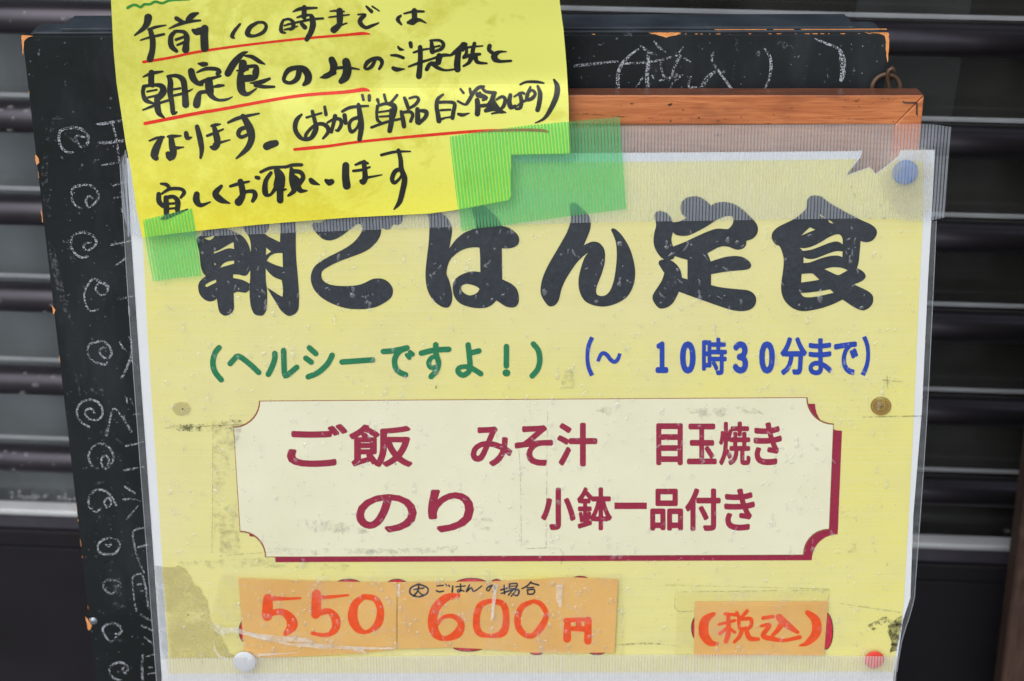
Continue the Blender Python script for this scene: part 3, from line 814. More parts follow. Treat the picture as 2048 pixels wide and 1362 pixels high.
CH += [C5(s) for s in (
    [(440, 380, 20), (400, 410, 22), (340, 380, 22), (305, 320, 24), (330, 270, 24), (400, 260, 26), (480, 275, 26), (490, 320, 26), (430, 325, 22)],
    [(670, 600, 24), (645, 480, 18), (630, 320, 16), (630, 230, 16), (690, 195, 22), (735, 215, 18), (770, 350, 26), (800, 570, 26)], [(680, 310, 20), (725, 305, 14)], [(715, 380, 18), (745, 378, 12)],
    [(715, 635, 25), (830, 710, 22)], [(730, 760, 26), (850, 812, 22)], [(760, 885, 16), (840, 955, 22)],
    [(450, 880, 22), (390, 935, 22), (330, 870, 22), (300, 800, 24), (340, 750, 26), (410, 730, 28), (480, 760, 30), (510, 810, 28), (480, 850, 30), (445, 850, 24)],
    [(740, 1080, 20), (730, 1200, 28), (740, 1360, 24)], [(780, 1095, 13), (870, 1070, 14)], [(810, 1215, 20), (840, 1215, 14)], [(800, 1285, 14), (880, 1270, 14)],
    [(500, 1350, 24), (420, 1330, 22), (375, 1250, 24), (400, 1190, 26), (480, 1160, 26), (550, 1180, 26), (575, 1230, 28), (550, 1275, 26), (515, 1240, 24), (540, 1200, 15)])]
CH += [D1(s) for s in (
    [(135, 490, 45), (380, 465, 45), (540, 445, 36)], [(570, 440, 34), (720, 430, 30)],
    [(1000, 260, 25), (860, 370, 40), (770, 480, 52), (725, 600, 52), (720, 800, 58)], [(800, 455, 35), (1000, 450, 34), (1280, 415, 32), (1450, 370, 26)],
    [(1020, 205, 22), (1120, 280, 42), (1250, 345, 20)], [(1135, 320, 36), (1135, 450, 56), (1120, 620, 56), (1130, 810, 60)], [(1060, 650, 27), (965, 795, 20)], [(1190, 620, 24), (1215, 670, 20)],
    [(1220, 155, 25), (1290, 240, 36), (1370, 300, 18)], [(1610, 230, 30), (1560, 300, 20)], [(1310, 430, 32), (1320, 560, 32), (1370, 650, 36), (1440, 650, 36)],
    [(1500, 350, 30), (1570, 350, 42), (1510, 470, 42), (1460, 610, 32)], [(1295, 690, 24), (1450, 650, 32), (1600, 620, 32)], [(1570, 650, 24), (1480, 710, 27), (1440, 800, 32)],
    [(1635, 390, 36), (1720, 440, 18)], [(1715, 640, 30), (1690, 770, 36), (1790, 780, 26)],
    [(2045, 570, 30), (1950, 650, 62), (1850, 800, 56)])]
CH += [D2(s) for s in (
    [(40, 420, 14), (15, 480, 24), (80, 600, 28), (210, 780, 28)], [(545, 385, 14), (600, 470, 30), (610, 580, 34), (590, 690, 24), (545, 790, 18)],
    [(1050, 288, 16), (1140, 325, 28), (1280, 385, 28), (1320, 480, 65), (1330, 600, 62), (1310, 700, 40)])]
for i, s in enumerate(CH):      # every chalk line a mesh of its own
    a = Acc(); stroke_acc(a, s, MC, BOARD, (i % 14) * 4e-6, False, 3.0, 0.92); a.build("chalk_line", M_chalk, cb)
SM = [C1([(200, 200, 30), (280, 190, 40), (350, 210, 25)]), C1([(240, 230, 30), (245, 330, 45), (200, 440, 60)]), C1([(390, 365, 30), (490, 455, 20)]), C1([(170, 600, 60), (160, 860, 70), (200, 1250, 60)]),
      C2([(60, 300, 60), (140, 700, 80), (240, 1050, 60), (330, 1230, 50)]), C2([(200, 180, 40), (320, 480, 80)]), C3([(210, 450, 40), (250, 640, 30), (270, 760, 20)]), C3([(430, 560, 30), (520, 760, 40), (400, 700, 30)]),
      C3([(500, 1170, 30), (600, 1160, 40), (720, 1290, 40)]), C4([(330, 530, 30), (560, 470, 40)]), C4([(370, 880, 50), (490, 900, 40)]), C5([(310, 120, 30), (390, 75, 60)]), C5([(430, 520, 50), (520, 545, 30)]), C5([(470, 900, 40), (540, 945, 40)]), C5([(450, 370, 60), (490, 420, 40)]),
      D1([(1180, 480, 80), (1240, 540, 60)]), D1([(820, 50, 60), (900, 70, 40)]), D1([(300, 360, 60), (360, 380, 40)]), D2([(280, 260, 60), (280, 380, 60)]), D2([(700, 330, 60), (800, 380, 60)]), D2([(240, 560, 20), (230, 700, 30)])]
sm_ = strokes("chalk_smudge", SM, mapper(BOARD, 0.00015), BOARD, M_smudge, cb, step=5.0); sm_["kind"] = "stuff"
rnd = random.Random(3); a = Acc()
for i in range(90):            # loose chalk specks
    x, y = (rnd.uniform(70, 250), rnd.uniform(90, 1350)) if i < 62 else (rnd.uniform(1145, 1770), rnd.uniform(75, 175))
    if i < 62: x += (y - 70) * 0.10
    r = rnd.uniform(0.5, 1.5)
    poly_acc(a, [(x + r * math.cos(t) * rnd.uniform(0.6, 1.2), y + r * math.sin(t)) for t in (0, 1.3, 2.5, 3.8, 5)], [], MC, BOARD)
sp = a.build("chalk_dust", M_chalk, cb); sp["kind"] = "stuff"
a = Acc(); pc = BOARD.at(187, 1242, 0.0002)
bead(pc, 8.2 * 0.000205, BOARD.e2, BOARD.e1, nb, sz=0.45, n=16); sc_ = a.build("screw_head", M_screw, cb, smooth=True)
a = Acc(); a.box(pc + nb * 0.00074 - BOARD.e1 * 0.0009 - BOARD.e2 * 0.00015, BOARD.e1 * 0.0018, BOARD.e2 * 0.0003, nb * 0.00006); a.build("screw_slot", M_kick, sc_)

# ------------------------------------------------------------------ wooden frame with backing board
ns = SIGN.n
FO = -0.0026
MF = mapper(SIGN, FO)
fr = thing("notice_board", "orange varnished wood framed notice board behind the menu sheet", "notice board", SIGN.at(1040, 1480, FO))
def prism(name, outline, pl, off, thick, mat, parent, bv=0.0005):
    o = sheet(name, outline, mapper(pl, off), pl, mat, parent, grid=1e6, thick=thick)
    return bevel(o, bv, 2, 50) if bv else o
xl = lambda y: 276 + 0.08 * (y - 190); xr = lambda y: 1848 - 0.095 * (y - 190)
W_ = 59
prism("top_rail", [(xl(190) , 190), (xr(190), 190), (xr(190) - W_ + 2, 249), (xl(190) + W_, 249)], SIGN, FO, 0.0105, M_wood, fr)
prism("side_rail", [(xr(190) + 0.4, 191), (xr(1480), 1480), (xr(1420) - W_, 1420), (xr(249) - W_ + 6, 250.5)], SIGN, FO, 0.0105, M_wood, fr)
prism("side_rail", [(xl(190), 191.5), (xl(250) + W_ - 5, 250.5), (xl(1420) + W_, 1420), (xl(1480), 1480)], SIGN, FO, 0.0105, M_wood, fr)
prism("bottom_rail", [(xl(1480), 1481), (xl(1420) + W_, 1421.5), (xr(1420) - W_, 1421.5), (xr(1480), 1481)], SIGN, FO, 0.0105, M_wood, fr)
prism("backing_board", [(xl(240) + W_ - 8, 240), (xr(240) - W_ + 8, 240), (xr(1430) - W_ + 8, 1430), (xl(1430) + W_ - 8, 1430)], SIGN, FO - 0.0012, 0.006, M_back, fr, 0)
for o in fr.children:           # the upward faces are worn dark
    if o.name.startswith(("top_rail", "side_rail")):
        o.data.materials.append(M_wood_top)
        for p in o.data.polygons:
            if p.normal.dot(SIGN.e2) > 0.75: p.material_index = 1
ZR = B(1650, 160, 4.257)
a = Acc(); a.tube([SIGN.at(x, y, FO + e) for (x, y), e in zip(ZR([(662, 178), (668, 188), (690, 193), (778, 193), (783, 200), (781, 285), (786, 300)]), (-0.0002, 0.0002, 0.00025, 0.00025, 0.00025, 0.0002, -0.0002))], 0.00026, 8)
a.build("corner_staple", M_staple, fr, smooth=True)
a = Acc(); rk = random.Random(5); MK = mapper(SIGN, FO + 0.00006)
for i in range(26):             # knots, nail marks and dents in the top rail
    x, y = rk.uniform(1150, 1835), rk.uniform(196, 246); r = rk.uniform(0.8, 2.6)
    poly_acc(a, [(x + r * 1.2 * math.cos(t) * rk.uniform(0.7, 1.3), y + r * math.sin(t)) for t in (0, 1, 2, 3, 4, 5.2)], [], MK, SIGN)
for x, y, l in ((1260, 206, 14), (1335, 207, 10), (1575, 214, 12), (1690, 200, 30), (1760, 196, 40)):
    poly_acc(a, rag([(x, y), (x + l, y - 1), (x + l * 0.9, y + 4), (x + 2, y + 5)], 1.2, int(x)), [], MK, SIGN)
stroke_acc(a, [(1150, 226, 0.9), (1200, 230, 1.4), (1290, 236, 1.2), (1420, 238, 0.7)], MK, SIGN, 1e-5)
stroke_acc(a, [(1640, 236, 0.6), (1720, 238, 1.2), (1790, 236, 0.7)], MK, SIGN, 1e-5)
wk = a.build("wood_marks", M_dirt, fr); wk["kind"] = "stuff"
# screw eye and ring behind the top rail
EO = FO - 0.0105 - 0.0016
a = Acc(); pe = [SIGN.at(x, y, EO + e) for x, y, e in ((1780, 205, 0.0), (1779, 180, 0), (1776, 160, 0.0), (1775, 150, 0.0006), (1778, 140, 0.0010), (1784, 136, 0.0010), (1787.5, 141, 0.0003), (1786, 151, -0.0009), (1780, 158, -0.0010))]
a.tube(pe, [0.00085] * 9, 10)
eye = a.build("screw_eye", M_iron, fr, smooth=True)
a = Acc(); pts = []
c = SIGN.at(1772, 176, EO)
for k in range(40):
    t = 2 * math.pi * k / 40
    pts.append(c + (SIGN.e1 * math.cos(t) * 0.0050 + SIGN.e2 * math.sin(t) * 0.0050))
a.tube(pts, 0.00088, 12, closed=True)
a.build("ring", M_iron, eye, smooth=True)

# ------------------------------------------------------------------ menu sheet: paper, print, laminate
ms = thing("menu_sheet", "large laminated yellow breakfast menu with bold dark Japanese title and cream panel", "menu sign", SIGN.at(1040, 1400))
tear = [(1725, 302), (1720, 316), (1692, 351), (1740, 334), (1752, 348), (1776, 330), (1797, 312), (1801, 301)]
paper = [(253, 316), (700, 311), (1240, 306), (1674, 303)] + tear + [(1869.6, 299.8), (1862.6, 442), (1856, 560), (1844, 819), (1826.6, 1031), (1820.7, 1196), (1806, 1240), (1796, 1310), (1788, 1345), (1784, 1400), (326, 1400), (324, 1362), (307, 1112), (276, 680), (262.5, 476)]
pp = sheet("paper", paper, mapper(SIGN, 0.0), SIGN, M_paper_white, ms, grid=60, thick=0.0003)
yl = [(280, 332), (700, 328), (1248, 324), (1674, 319), (1714, 318), (1692, 352), (1740, 335), (1752, 349.5), (1776, 332), (1790, 321), (1847, 322), (1846, 437), (1839.6, 560), (1826.6, 854), (1817.8, 1031), (1808, 1202), (1804, 1237), (1792, 1303), (1785, 1343), (338, 1347), (337, 1315), (325, 1130), (295.6, 680), (285.5, 483)]
sheet("yellow_print", yl, mapper(SIGN, 0.00012), SIGN, M_yellow, ms, grid=80)

# cream panel with notched corners and its maroon drop edge
def arc(cx, cy, r, a0, a1, n=9): return [(cx + r * math.cos(math.radians(a0 + (a1 - a0) * k / n)), cy + r * math.sin(math.radians(a0 + (a1 - a0) * k / n))) for k in range(n + 1)]
def panel(g=0.0, dx=0, dy=0):
    P = arc(468 + dx, 803 + dy, 53 - g, 0, 90)[::-1]                    # left notch, upper
    q = [(x, y) for x, y in P]
    q += [(x, y) for x, y in arc(1666 + dx, 796 + dy, 54 - g, 90, 180)[::-1]]
    r = arc(1657 + dx, 1109 + dy, 52 - g, 180, 270)[::-1]
    q2 = r[::-1]
    s = arc(481 + dx, 1113 + dy, 52 - g, 270, 360)
    out = P + arc(1666 + dx, 796 + dy, 54 - g, 180, 90) + arc(1657.5 + dx, 1109 + dy, 52 - g, 270, 180) + arc(481 + dx, 1113 + dy, 52 - g, 360, 270)
    if g:
        cx, cy = 1065 + dx, 955 + dy
        out = [(x + (g if x > cx else -g) * (1 if abs(x - cx) > 530 else 0), y + (g if y > cy else -g) * (1 if abs(y - cy) > 90 else 0)) for x, y in out]
    return out
def flat(name, outer, holes, off, mat, parent):
    a = Acc(); poly_acc(a, outer, holes, mapper(SIGN, off), SIGN); return a.build(name, mat, parent)
flat("panel_drop_edge", panel(0, 18, 11.5), [], 0.00024, M_maroon, ms)
flat("panel_outline", panel(1.5), [], 0.00036, M_outline, ms)
flat("cream_panel", panel(0.2), [], 0.00048, M_panel, ms)

# title: six heavy brush characters, outlines with counters
T1, T2, T3, T4, T5, T6 = B(380, 420, 5.675), B(600, 410, 5.675), B(820, 400, 5.675), B(1060, 390, 5.675), B(1290, 385, 5.675), B(1530, 385, 5.675)
TITLE = [
 (T1, [(75, 330), (80, 310), (130, 285), (160, 240), (300, 200), (420, 215), (540, 265), (600, 300), (640, 350), (670, 410), (685, 470), (720, 480), (720, 680), (680, 690), (650, 735), (610, 748), (560, 735), (490, 730), (487, 772), (540, 780), (600, 795), (650, 820), (683, 838), (672, 870), (672, 905), (640, 935), (610, 938), (540, 928), (495, 945), (495, 990), (500, 1100), (490, 1140), (460, 1180), (400, 1200), (360, 1185), (330, 1150), (315, 1080), (305, 1005), (270, 1030), (220, 1038), (170, 1020), (125, 980), (100, 930), (92, 870), (105, 820), (140, 780), (180, 750), (150, 715), (125, 650), (115, 580), (105, 480), (85, 400)],
  [[(160, 320), (200, 310), (275, 292), (270, 310), (240, 335), (210, 342)], [(495, 365), (500, 445), (470, 435), (420, 438), (350, 465), (272, 495), (272, 475), (330, 455), (400, 415), (470, 375)], [(275, 600), (298, 612), (278, 630)],
   [(500, 575), (500, 608), (430, 628), (340, 655), (370, 615), (410, 590), (460, 578)], [(295, 790), (298, 820), (230, 855), (190, 875), (170, 860), (185, 840), (240, 810)]]),
 (T1, [(600, 180), (625, 240), (660, 290), (685, 360), (690, 450), (685, 700), (675, 900), (680, 1020), (695, 1110), (730, 1180), (790, 1200), (830, 1195), (860, 1150), (875, 1060), (873, 900), (860, 800), (858, 660), (900, 715), (960, 765), (1040, 795), (1055, 900), (1050, 985), (1000, 960), (940, 920), (875, 880), (920, 960), (980, 1060), (1040, 1150), (1110, 1200), (1160, 1195), (1215, 1155), (1235, 1080), (1235, 930), (1220, 720), (1205, 560), (1200, 400), (1200, 260), (1195, 140), (1190, 80), (1020, 80), (1025, 170), (1025, 260), (1020, 365), (940, 325), (880, 295), (845, 265), (880, 235), (895, 190), (900, 120), (620, 120)],
  [[(862, 425), (920, 472), (862, 512)], [(868, 575), (910, 520), (970, 492), (1050, 487), (1053, 648), (960, 620)]]),
 (T2, [(135, 225), (155, 200), (220, 200), (270, 180), (300, 130), (400, 100), (700, 90), (860, 100), (960, 80), (1040, 90), (1165, 90), (1167, 130), (1165, 170), (1140, 215), (1100, 225), (1060, 215), (1045, 240), (1020, 270), (985, 280), (950, 268), (925, 258), (920, 310), (900, 370), (860, 430), (790, 495), (700, 545), (580, 590), (470, 630), (370, 675), (290, 720), (250, 755), (242, 800), (255, 845), (290, 880), (350, 905), (450, 918), (560, 918), (660, 908), (740, 880), (810, 845), (880, 832), (950, 842), (1010, 880), (1045, 930), (1055, 970), (1048, 1020), (1020, 1065), (950, 1115), (870, 1155), (770, 1178), (670, 1183), (560, 1178), (460, 1155), (370, 1122), (280, 1075), (210, 1020), (160, 960), (130, 890), (122, 830), (130, 770), (160, 705), (220, 650), (310, 595), (420, 540), (520, 485), (600, 430), (660, 365), (695, 310), (705, 270), (695, 230), (670, 215), (635, 225), (590, 260), (540, 300), (480, 345), (420, 380), (360, 400), (310, 402), (260, 385), (210, 345), (170, 300), (140, 250)], []),
 (T3, [(190, 80), (200, 160), (215, 220), (220, 320), (212, 480), (195, 620), (180, 760), (175, 850), (182, 950), (205, 1040), (250, 1120), (310, 1180), (370, 1215), (415, 1222), (450, 1205), (475, 1150), (480, 1080), (465, 990), (440, 900), (415, 840), (425, 760), (450, 690), (490, 640), (560, 585), (640, 550), (720, 537), (788, 540), (795, 640), (798, 818), (720, 810), (640, 825), (560, 860), (510, 905), (487, 960), (485, 1020), (500, 1090), (540, 1150), (600, 1190), (700, 1220), (800, 1228), (870, 1220), (930, 1190), (980, 1140), (1020, 1165), (1080, 1205), (1140, 1220), (1190, 1215), (1225, 1180), (1237, 1130), (1230, 1060), (1205, 1000), (1150, 950), (1090, 920), (1048, 900), (1042, 548), (1110, 550), (1170, 540), (1220, 510), (1240, 465), (1230, 410), (1190, 360), (1120, 315), (1035, 290), (1000, 215), (940, 150), (860, 80), (800, 20), (690, 60), (720, 180), (745, 290), (755, 315), (690, 340), (610, 375), (530, 440), (480, 500), (447, 548), (460, 470), (475, 380), (475, 320), (450, 250), (410, 190), (360, 150), (300, 80)],
  [[(580, 1000), (590, 970), (640, 952), (710, 965), (760, 985), (788, 1008), (770, 1045), (720, 1075), (670, 1082), (620, 1060), (590, 1030)]]),
 (T4, [(450, 110), (470, 90), (500, 88), (540, 110), (600, 165), (660, 225), (685, 280), (690, 340), (680, 400), (650, 480), (610, 572), (650, 550), (700, 530), (750, 530), (800, 555), (840, 610), (853, 680), (845, 780), (815, 890), (780, 980), (755, 1050), (750, 1095), (760, 1130), (800, 1147), (850, 1140), (890, 1110), (925, 1050), (955, 950), (975, 820), (985, 680), (978, 560), (960, 490), (935, 430), (918, 395), (935, 377), (965, 385), (1020, 430), (1080, 510), (1130, 600), (1170, 720), (1193, 850), (1190, 950), (1165, 1050), (1115, 1140), (1050, 1195), (960, 1240), (860, 1265), (780, 1263), (700, 1245), (625, 1205), (580, 1140), (555, 1060), (550, 980), (560, 900), (590, 790), (620, 710), (660, 655), (610, 690), (530, 770), (460, 870), (400, 970), (360, 1060), (345, 1120), (325, 1195), (290, 1245), (245, 1265), (205, 1255), (160, 1200), (125, 1130), (120, 1060), (135, 970), (170, 870), (220, 770), (290, 650), (360, 530), (420, 420), (455, 320), (465, 250), (455, 180)], []),
 (T5, [(105, 270), (115, 235), (145, 213), (180, 210), (230, 225), (275, 260), (300, 300), (315, 338), (380, 330), (430, 308), (475, 285), (425, 250), (405, 200), (405, 150), (425, 100), (470, 60), (540, 43), (600, 45), (660, 70), (710, 110), (750, 150), (800, 120), (870, 107), (950, 112), (1030, 140), (1110, 195), (1180, 260), (1240, 320), (1275, 375), (1282, 430), (1265, 480), (1220, 525), (1150, 550), (1148, 590), (1120, 630), (1060, 650), (1010, 640), (960, 620), (900, 610), (840, 620), (770, 655), (708, 690), (730, 740), (745, 783), (830, 755), (920, 730), (1020, 720), (1100, 730), (1160, 760), (1200, 805), (1203, 840), (1180, 865), (1120, 880), (1000, 890), (880, 905), (750, 928), (750, 1050), (830, 1070), (930, 1085), (1060, 1098), (1160, 1108), (1220, 1135), (1255, 1180), (1262, 1230), (1245, 1285), (1200, 1325), (1130, 1345), (1050, 1345), (950, 1325), (830, 1285), (700, 1240), (560, 1190), (450, 1150), (385, 1125), (360, 1180), (320, 1250), (260, 1300), (190, 1318), (150, 1305), (110, 1260), (85, 1205), (95, 1150), (140, 1080), (190, 1000), (220, 915), (190, 870), (155, 810), (158, 780), (180, 765), (215, 760), (170, 725), (125, 660), (100, 590), (97, 520), (110, 440), (125, 380), (120, 320)],
  [[(940, 265), (985, 268), (1000, 290), (1000, 340), (975, 385), (935, 415), (860, 410), (790, 415), (680, 455), (560, 510), (430, 570), (318, 613), (303, 560), (302, 510), (318, 450), (350, 480), (420, 493), (500, 485), (600, 440), (700, 385), (800, 320), (870, 285)],
   [(340, 722), (400, 742), (482, 765), (482, 985), (420, 968), (405, 890), (370, 830), (320, 785), (285, 768), (320, 752)]]),
 (T6, [(475, 110), (490, 65), (525, 38), (580, 33), (640, 45), (690, 85), (770, 140), (870, 195), (980, 255), (1100, 315), (1190, 355), (1245, 395), (1270, 440), (1262, 490), (1225, 540), (1170, 563), (1120, 560), (1085, 550), (1078, 640), (1065, 780), (1045, 860), (1090, 880), (1130, 915), (1145, 955), (1120, 990), (1070, 1020), (1010, 1042), (1080, 1075), (1170, 1120), (1215, 1160), (1230, 1200), (1220, 1260), (1180, 1310), (1120, 1338), (1060, 1325), (1000, 1295), (940, 1255), (880, 1215), (800, 1255), (700, 1295), (590, 1325), (480, 1345), (390, 1342), (310, 1310), (240, 1250), (200, 1180), (183, 1100), (188, 1000), (205, 880), (212, 760), (195, 680), (165, 610), (120, 590), (85, 540), (75, 490), (95, 440), (150, 390), (240, 345), (330, 300), (410, 240), (460, 190), (475, 150)],
  [[(620, 245), (660, 270), (685, 292), (630, 270)], [(715, 310), (750, 325), (778, 352), (735, 342)], [(510, 395), (572, 422), (490, 455), (410, 490), (460, 440)],
   [(395, 628), (450, 632), (540, 610), (640, 560), (720, 510), (790, 480), (840, 475), (870, 500), (882, 545), (880, 588), (850, 565), (800, 555), (720, 575), (620, 615), (520, 650), (430, 662)],
   [(438, 735), (480, 752), (560, 752), (650, 720), (740, 685), (820, 665), (880, 670), (878, 732), (820, 715), (740, 720), (640, 745), (560, 775), (500, 795), (437, 800)],
   [(675, 870), (740, 852), (810, 848), (880, 858), (938, 883), (880, 915), (828, 937), (750, 905)], [(415, 925), (530, 918), (575, 950), (617, 990), (530, 1005), (410, 1022)],
   [(405, 1142), (500, 1135), (620, 1120), (740, 1100), (780, 1138), (680, 1160), (580, 1182), (480, 1190), (430, 1175)]]),
]
ML = mapper(SIGN, 0.00030)
for i, (bl, outer, holes) in enumerate(TITLE):
    if i != 1: a = Acc()
    poly_acc(a, smooth_closed(bl(outer)), [smooth_closed(bl(h)) for h in holes], ML, SIGN, (i % 2) * 2e-5)
    if i: a.build("title_character", M_black, ms)

# green rounded line
G1, G2 = B(400, 660, 5.389), B(760, 660, 5.389)
gw = 60
GR = [G1(s) for s in ([(205, 190, gw), (160, 250, gw), (138, 350, gw), (160, 450, gw), (228, 537, gw)], [(325, 362, gw), (385, 295, gw), (405, 282, gw), (450, 300, gw), (550, 380, gw), (632, 458, gw)],
      [(805, 253, gw), (805, 310, gw), (775, 400, gw), (735, 478, gw)], [(900, 220, gw), (906, 400, gw), (912, 480, gw), (935, 490, gw), (1042, 402, gw)], [(1178, 192, gw), (1247, 255, gw)], [(1140, 304, gw), (1198, 347, gw)],
      [(1424, 272, gw), (1370, 370, gw), (1270, 460, gw), (1165, 505, gw)], [(1530, 345, gw), (1858, 322, gw)])]
GR += [G2(s) for s in ([(35, 232, gw), (150, 222, gw), (290, 192, gw)], [(290, 194, gw), (210, 230, gw), (160, 310, gw), (165, 400, gw), (210, 455, gw), (275, 482, gw)], [(325, 240, 50), (350, 262, 52)], [(290, 270, 48), (315, 298, 50)],
      [(445, 250, gw), (580, 218, gw), (740, 208, gw)], [(600, 158, gw), (605, 260, gw), (630, 350, gw), (610, 430, gw), (550, 503, gw)], [(610, 290, 50), (560, 295, 50), (525, 350, 56), (545, 405, 52), (600, 400, 50)],
      [(950, 160, gw), (960, 260, gw), (970, 380, gw), (955, 450, gw), (890, 488, gw), (842, 450, gw), (850, 410, 54), (910, 395, 52), (985, 410, 56), (1085, 472, gw)], [(985, 245, gw), (1066, 225, gw)],
      [(1363, 178, gw), (1361, 388, gw)], [(1358, 462, 78), (1366, 463, 78)], [(1652, 150, 58), (1705, 220, gw), (1722, 320, gw), (1700, 420, gw), (1640, 495, gw)])]
strokes("green_lettering", GR, mapper(SIGN, 0.0003), SIGN, M_green, ms)

# blue line and maroon lines: printed gothic
S3, S4 = B(1150, 660, 6.4), B(1450, 660, 6.4)
def bx(bl, x0, y0, x1, y1): (p, q) = bl([(x0, y0), (x1, y1)]); return (p[0], p[1], q[0], q[1])
a = Acc()
for chv, b, wt in (("１", bx(S3, 1030, 145, 1195, 552), 0.03), ("０", bx(S3, 1343, 143, 1545, 560), 0.035), ("時", bx(S3, 1625, 97, 1945, 578), 0.02), ("３", bx(S4, 97, 143, 297, 560), 0.035), ("０", bx(S4, 437, 143, 640, 560), 0.035), ("分", bx(S4, 707, 88, 1050, 580), 0.024), ("ま", bx(S4, 1068, 105, 1370, 580), 0.02), ("で", bx(S4, 1395, 145, 1705, 578), 0.022)):
    glyph_acc(a, chv, b, ML, SIGN, wt)
for i, s in enumerate((S3([(220, 92, 56), (175, 200, 54), (158, 340, 50), (172, 470, 54), (218, 583, 58)]), S3([(292, 402, 44), (330, 315, 50), (365, 295, 52), (410, 320, 55), (460, 385, 55), (510, 408, 55), (550, 370, 50), (574, 300, 44)]), S4([(1780, 85, 56), (1820, 190, 54), (1832, 320, 50), (1815, 450, 54), (1762, 578, 58)]))):
    stroke_acc(a, s, ML, SIGN, i * 5e-6, flat=True)
a.build("blue_lettering", M_blue, ms)
M1, M2 = B(440, 780, 3.103), B(1050, 780, 3.057)
a = Acc(); MM = mapper(SIGN, 0.00052)
for chv, b, wt in (("ご", bx(M1, 415, 210, 793, 478), 0.026), ("飯", bx(M1, 800, 213, 1197, 480), 0.026), ("み", bx(M1, 1555, 225, 1815, 475), 0.024), ("そ", (1029, 850, 1106, 932), 0.024), ("汁", bx(M2, 195, 200, 443, 468), 0.026),
              ("目", bx(M2, 802, 203, 965, 460), 0.024), ("玉", bx(M2, 990, 205, 1173, 455), 0.024), ("焼", bx(M2, 1185, 192, 1380, 462), 0.02), ("き", bx(M2, 1397, 197, 1572, 460), 0.024),
              ("の", bx(M1, 843, 645, 1222, 885), 0.026), ("り", bx(M1, 1290, 618, 1577, 885), 0.028), ("小", bx(M2, 97, 597, 310, 857), 0.026), ("鉢", bx(M2, 318, 593, 533, 858), 0.02), ("一", bx(M2, 547, 688, 745, 728), 0.0),
              ("品", bx(M2, 765, 603, 967, 860), 0.024), ("付", bx(M2, 978, 600, 1197, 862), 0.024), ("き", bx(M2, 1217, 602, 1407, 860), 0.024)):
    glyph_acc(a, chv, b, MM, SIGN, wt)
a.build("maroon_lettering", M_maroon, ms)

# remains of the old red price peeking out round the labels
def ell(cx, cy, rx, ry, n=20): return [(cx + rx * math.cos(2 * math.pi * k / n), cy + ry * math.sin(2 * math.pi * k / n)) for k in range(n)]
MR = mapper(SIGN, 0.00034); MR2 = mapper(SIGN, 0.00028)
for e in ((943, 1176, 39, 19), (794, 1170, 20, 11), (993, 1166, 9, 7), (1161, 1163, 18, 10), (697, 1168, 24, 9), (489, 1262, 10, 21), (937, 1294, 30, 8), (1073, 1303, 13, 6), (1194, 1303, 15, 6), (1393, 1256, 9, 22), (1652, 1262, 13, 36)):
    a = Acc(); poly_acc(a, ell(*e), [], MR, SIGN); op = a.build("old_price_print", M_red_print, ms)
    a = Acc(); poly_acc(a, ell(e[0], e[1], e[2] + 1.8, e[3] + 1.5), [], MR2, SIGN); a.build("print_outline", M_black, op)

# stains, scuffs and old tape edges on the sheet
ST = mapper(SIGN, 0.00068); st2 = mapper(SIGN, 0.00075)
wet = [(323, 1133), (335, 1134), (350, 1135), (356, 1130), (366, 1135), (380, 1150), (383, 1160), (392, 1171), (402, 1178), (405, 1190), (414, 1200), (415, 1215), (419, 1222), (420, 1240), (430, 1250), (440, 1262), (450, 1290), (458, 1305), (484, 1318), (340, 1318), (333, 1240)]
flat("water_stain", rag(wet, 1.0, 5), [], 0.00068, M_wet, ms)
flat("wet_border", rag([(308.5, 1131), (322, 1132), (336.5, 1318), (323, 1320)], 0.5, 6), [], 0.00068, M_wet_grey, ms)
flat("mould_patch", rag([(1786, 1246), (1797, 1234), (1806, 1231), (1803, 1255), (1793, 1300), (1780, 1306), (1784, 1284), (1776, 1262)], 1.5, 12), [], 0.00068, M_mold, ms)
a = Acc()
for i, pts in enumerate(([(1776, 1240), (1806, 1232), (1800, 1262), (1792, 1300), (1781, 1303), (1783, 1285), (1778, 1262)], [(1735, 1250), (1772, 1232), (1778, 1240), (1745, 1262)],
             [(340, 850), (402, 848), (460, 838), (484, 842), (466, 856), (420, 864), (345, 862)], [(700, 1282), (640, 1300)] and [(1068, 1340), (1080, 1340), (1080, 1345), (1068, 1345)])):
    poly_acc(a, rag(pts, 1.5, 20 + i), [], ST, SIGN)
for i, (x, y, r) in enumerate(((1775, 1128, 3), (1763, 1012, 2.5), (1790, 1033, 2), (1776, 763, 3), (1762, 411, 2), (1704, 373, 3), (1709, 390, 3.5), (1771, 395, 3), (1783, 418, 3), (1769, 437, 2), (1725, 395, 2), (621, 467, 2), (796, 482, 1.5), (872, 774, 3), (1762, 512, 4), (1320, 795, 2), (1690, 760, 2), (376, 1230, 2), (380, 1322, 2.5), (404, 1324, 2.5), (1533, 967, 2.5), (791, 928, 2), (680, 1120, 3), (1714, 1310, 2), (1707, 1325, 2.5))):
    poly_acc(a, [(x + r * 0.8 * math.cos(t), y + r * 1.25 * math.sin(t)) for t in (0, 1, 2, 3, 4, 5.2)], [], st2, SIGN)
dm = a.build("dirt_marks", M_dirt, ms); dm["kind"] = "stuff"
a = Acc()
